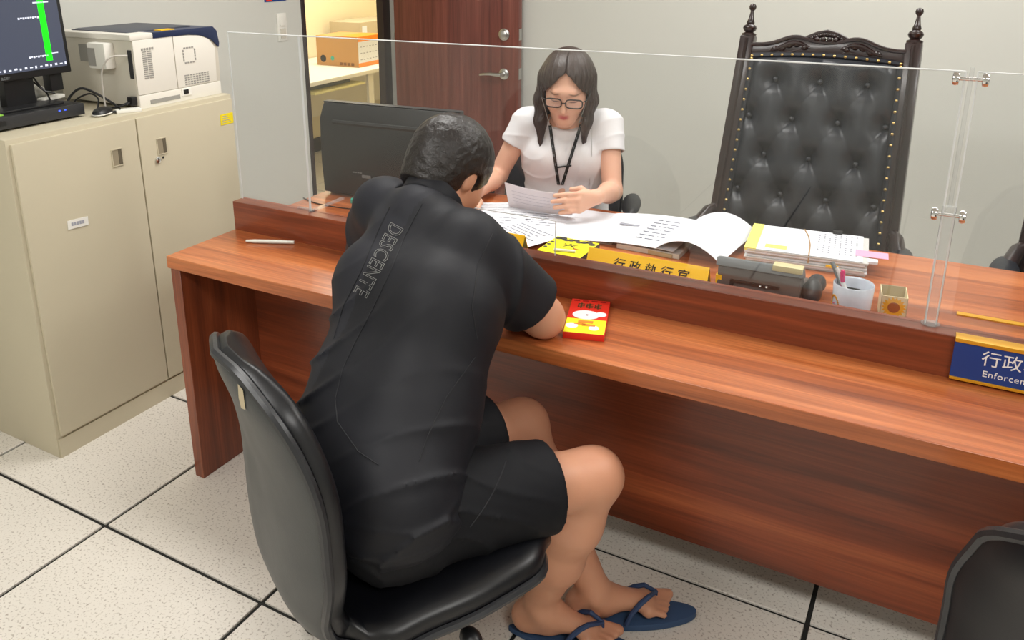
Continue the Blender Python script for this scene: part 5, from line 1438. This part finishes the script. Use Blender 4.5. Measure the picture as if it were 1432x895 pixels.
me, V = sdf_mesh('hair', whair, hc-Vector((.17, .19, .22)), hc+Vector((.17, .17, .14)), .0028, 0); link('hair', me, M_HAIRW, wo)
MHd = Matrix(HRw.tolist()).transposed().to_4x4(); MHd.translation = hc
gl = root('glasses', 'black rectangular spectacles worn by the woman', 'glasses', tuple(MHd @ Vector((0, .1, 0))))
def hb(pts, r, name, mat, closed=False, par=gl):
    s = MB(); s.tube([MHd @ Vector(p) for p in pts], r, 8, closed); return s.build(name, mat, par)
for sg in (-1, 1):
    pts = []
    for k in range(24):
        a = 2*PI*k/24; pts.append((sg*.0335+.0265*math.copysign(abs(math.cos(a))**.55, math.cos(a)), .1035-.18*max(0, abs(sg*.0335+.026*math.cos(a))-.03)**1*.5, .0005+.0165*math.copysign(abs(math.sin(a))**.6, math.sin(a))))
    hb(pts, .0022, 'rim', M_BLACKPL, True)
    s = MB(); s.add([MHd @ Vector(p) for p in pts], [tuple(range(24))]); s.build('lens', M_LENS, gl, smooth=False)
    hb([(sg*.060, .0995, .008), (sg*.073, .088, .010), (sg*.080, .05, .008), (sg*.082, -.005, .002), (sg*.080, -.02, -.015)], .0016, 'temple', M_BLACKPL)
hb([(-.009, .1045, .003), (0, .1075, .005), (.009, .1045, .003)], .0017, 'bridge', M_BLACKPL)
WEYE = EYE
def on_wt(q, lift):
    q = Vector(q); d = (q-WEYE).normalized(); h = wt_bvh.ray_cast(q-d*.4, d)
    return h[0]-d*lift if h[0] is not None else q
ly = root('lanyard', 'black lanyard with pale print hanging round the woman\'s neck', 'lanyard', tuple(wp(0, .12, .85)))
for sg, a0 in ((-1, (-.058, .06, 1.035)), (1, (.062, .06, 1.035))):
    top = Vector(wp(*a0)); bot = Vector(wp(sg*.006, .16, .815)); pth = [Vector(wp(sg*.050, -.01, 1.055)), top]
    for k in range(1, 17): pth.append(on_wt(top.lerp(bot, k/16)+Vector(wf_)*.03, .004))
    s = MB(); d1 = Vector(wl)*.0052
    vs = []
    for p_ in pth: vs += [p_-d1, p_+d1]
    s.add(vs, [(2*i, 2*i+1, 2*i+3, 2*i+2) for i in range(len(pth)-1)]); st = s.build('strap', M_RUBBER, ly, solid=.0012)
    s = MB()
    for i in range(4, len(pth)-1, 2):
        a = pth[i].lerp(pth[i+1], .2)-Vector((0, .0022, 0)); b = pth[i].lerp(pth[i+1], .8)-Vector((0, .0022, 0)); e = Vector(wl)*.0018
        s.add([a-e, a+e, b+e, b-e], [(0, 1, 2, 3)])
    s.build('strap_print', M_GREYPL, st)
s = MB(); c = on_wt(wp(.008, .16, .870), .007); s.cone(c-Vector(wl)*.024-Vector((0, 0, .004)), c+Vector(wl)*.024+Vector((0, 0, .005)), .0028, .0028, 8); s.build('crossbar', M_RUBBER, ly)
# beaded spectacle chains
chn = root('spectacle_chain', 'fine beaded chain hanging from the woman\'s glasses', 'chain', tuple(wp(0, .1, .95)))
for sg in (-1, 1):
    s = MB(); a = MHd @ Vector((sg*.072, .088, .006)); b = Vector(wp(sg*.050, .135, 1.015)); c = on_wt(wp(sg*.075, .12, .90), .003); d = on_wt(wp(sg*.085, .10, .80), .003)
    segs = [(a, b), (b, Vector(wp(sg*.052, .075, 1.02)))] if sg < 0 else [(a, b), (b, Vector(wp(sg*.055, .085, 1.015)))]
    if sg > 0: segs += [(on_wt(wp(.090, .10, 1.00), .003), on_wt(wp(.092, .10, .90), .003)), (on_wt(wp(.092, .10, .90), .003), on_wt(wp(.086, .10, .79), .003))]
    for p0, p1 in segs:
        n = max(2, int((p1-p0).length/.0055))
        for k in range(n): s.ell(p0.lerp(p1, k/n), (.0016, .0016, .0022), 6, 4)
    s.build('bead_strand', M_STEEL, chn)
# held letter
t = root('letter', 'printed letter held upright in the woman\'s hand', 'paper', (.83, 1.09, .76))
TL, TR, BR, BL = [Vector(v) for v in ((.722, 1.085, .846), (.962, 1.066, .842), (.950, 1.110, .762), (.716, 1.130, .752))]
def lf(u, v):
    a = BL.lerp(BR, u); b = TL.lerp(TR, u); return a.lerp(b, v)+Vector((0, -.010*math.sin(PI*u), -.004*math.sin(PI*u)))
s = MB(); s.grid(lf, 12, 8); s.build('sheet', M_PAPERP, t, solid=.0006)
s = MB()
for k in range(4):
    v = .72-k*.14
    for q in range(11):
        a = lf(.10+q*.055, v); b = lf(.10+q*.055+.042, v); e = Vector((0, -.0012, 0)); h = Vector((0, 0, .0016)); s.add([a+e, b+e, b+e+h, a+e+h], [(0, 1, 2, 3)])
s.build('printed_lines', plain('faint_ink', srgb(176, 164, 176), .8), t)
# torn sticker laid on the rear of the man's chair
bpy.context.view_layer.update()
shell_o = [c for c in c1.children if c.name.startswith('back_shell')][0]
Mw = c1.matrix_world.copy(); bb = BVHTree.FromPolygons([tuple(Mw @ v.co) for v in shell_o.data.vertices], [tuple(p_.vertices) for p_ in shell_o.data.polygons])
q = Vector(STK_P); d = (q-EYE).normalized(); h = bb.ray_cast(EYE, d)
if h[0] is not None:
    n_ = h[1] if h[1].dot(d) < 0 else -h[1]; F4 = frame4(h[0]+n_*.0012, n_.cross(Vector((0, 0, 1))).cross(n_), n_.cross(Vector((0, 0, 1))))
    me = STK.data; me.clear_geometry(); me.from_pydata([tuple(Mw.inverted() @ (F4 @ Vector(v))) for v in ((-.020, -.008, 0), (.018, -.010, 0), (.024, .004, 0), (-.004, .009, 0), (-.022, .006, 0))], [], [(0, 1, 2, 3, 4)])
    me.update(calc_edges=True); me.materials.clear(); me.materials.append(M_CARDG)
for o in bpy.data.objects:
    if o.parent is not None and o.name.split('.')[0] in ('printed_lines', 'label_print', 'vent_slots', 'screen_icons', 'handwriting', 'keys', 'dotted_pattern', 'yellow_arc', 'bead_strand', 'strap_print', 'rating_print', 'title_strokes', 'sticker_print', 'petal_picture', 'ragged_print', 'handling_mark', 'caption', 'small_print', 'brush_mark'): o['kind'] = 'stuff'
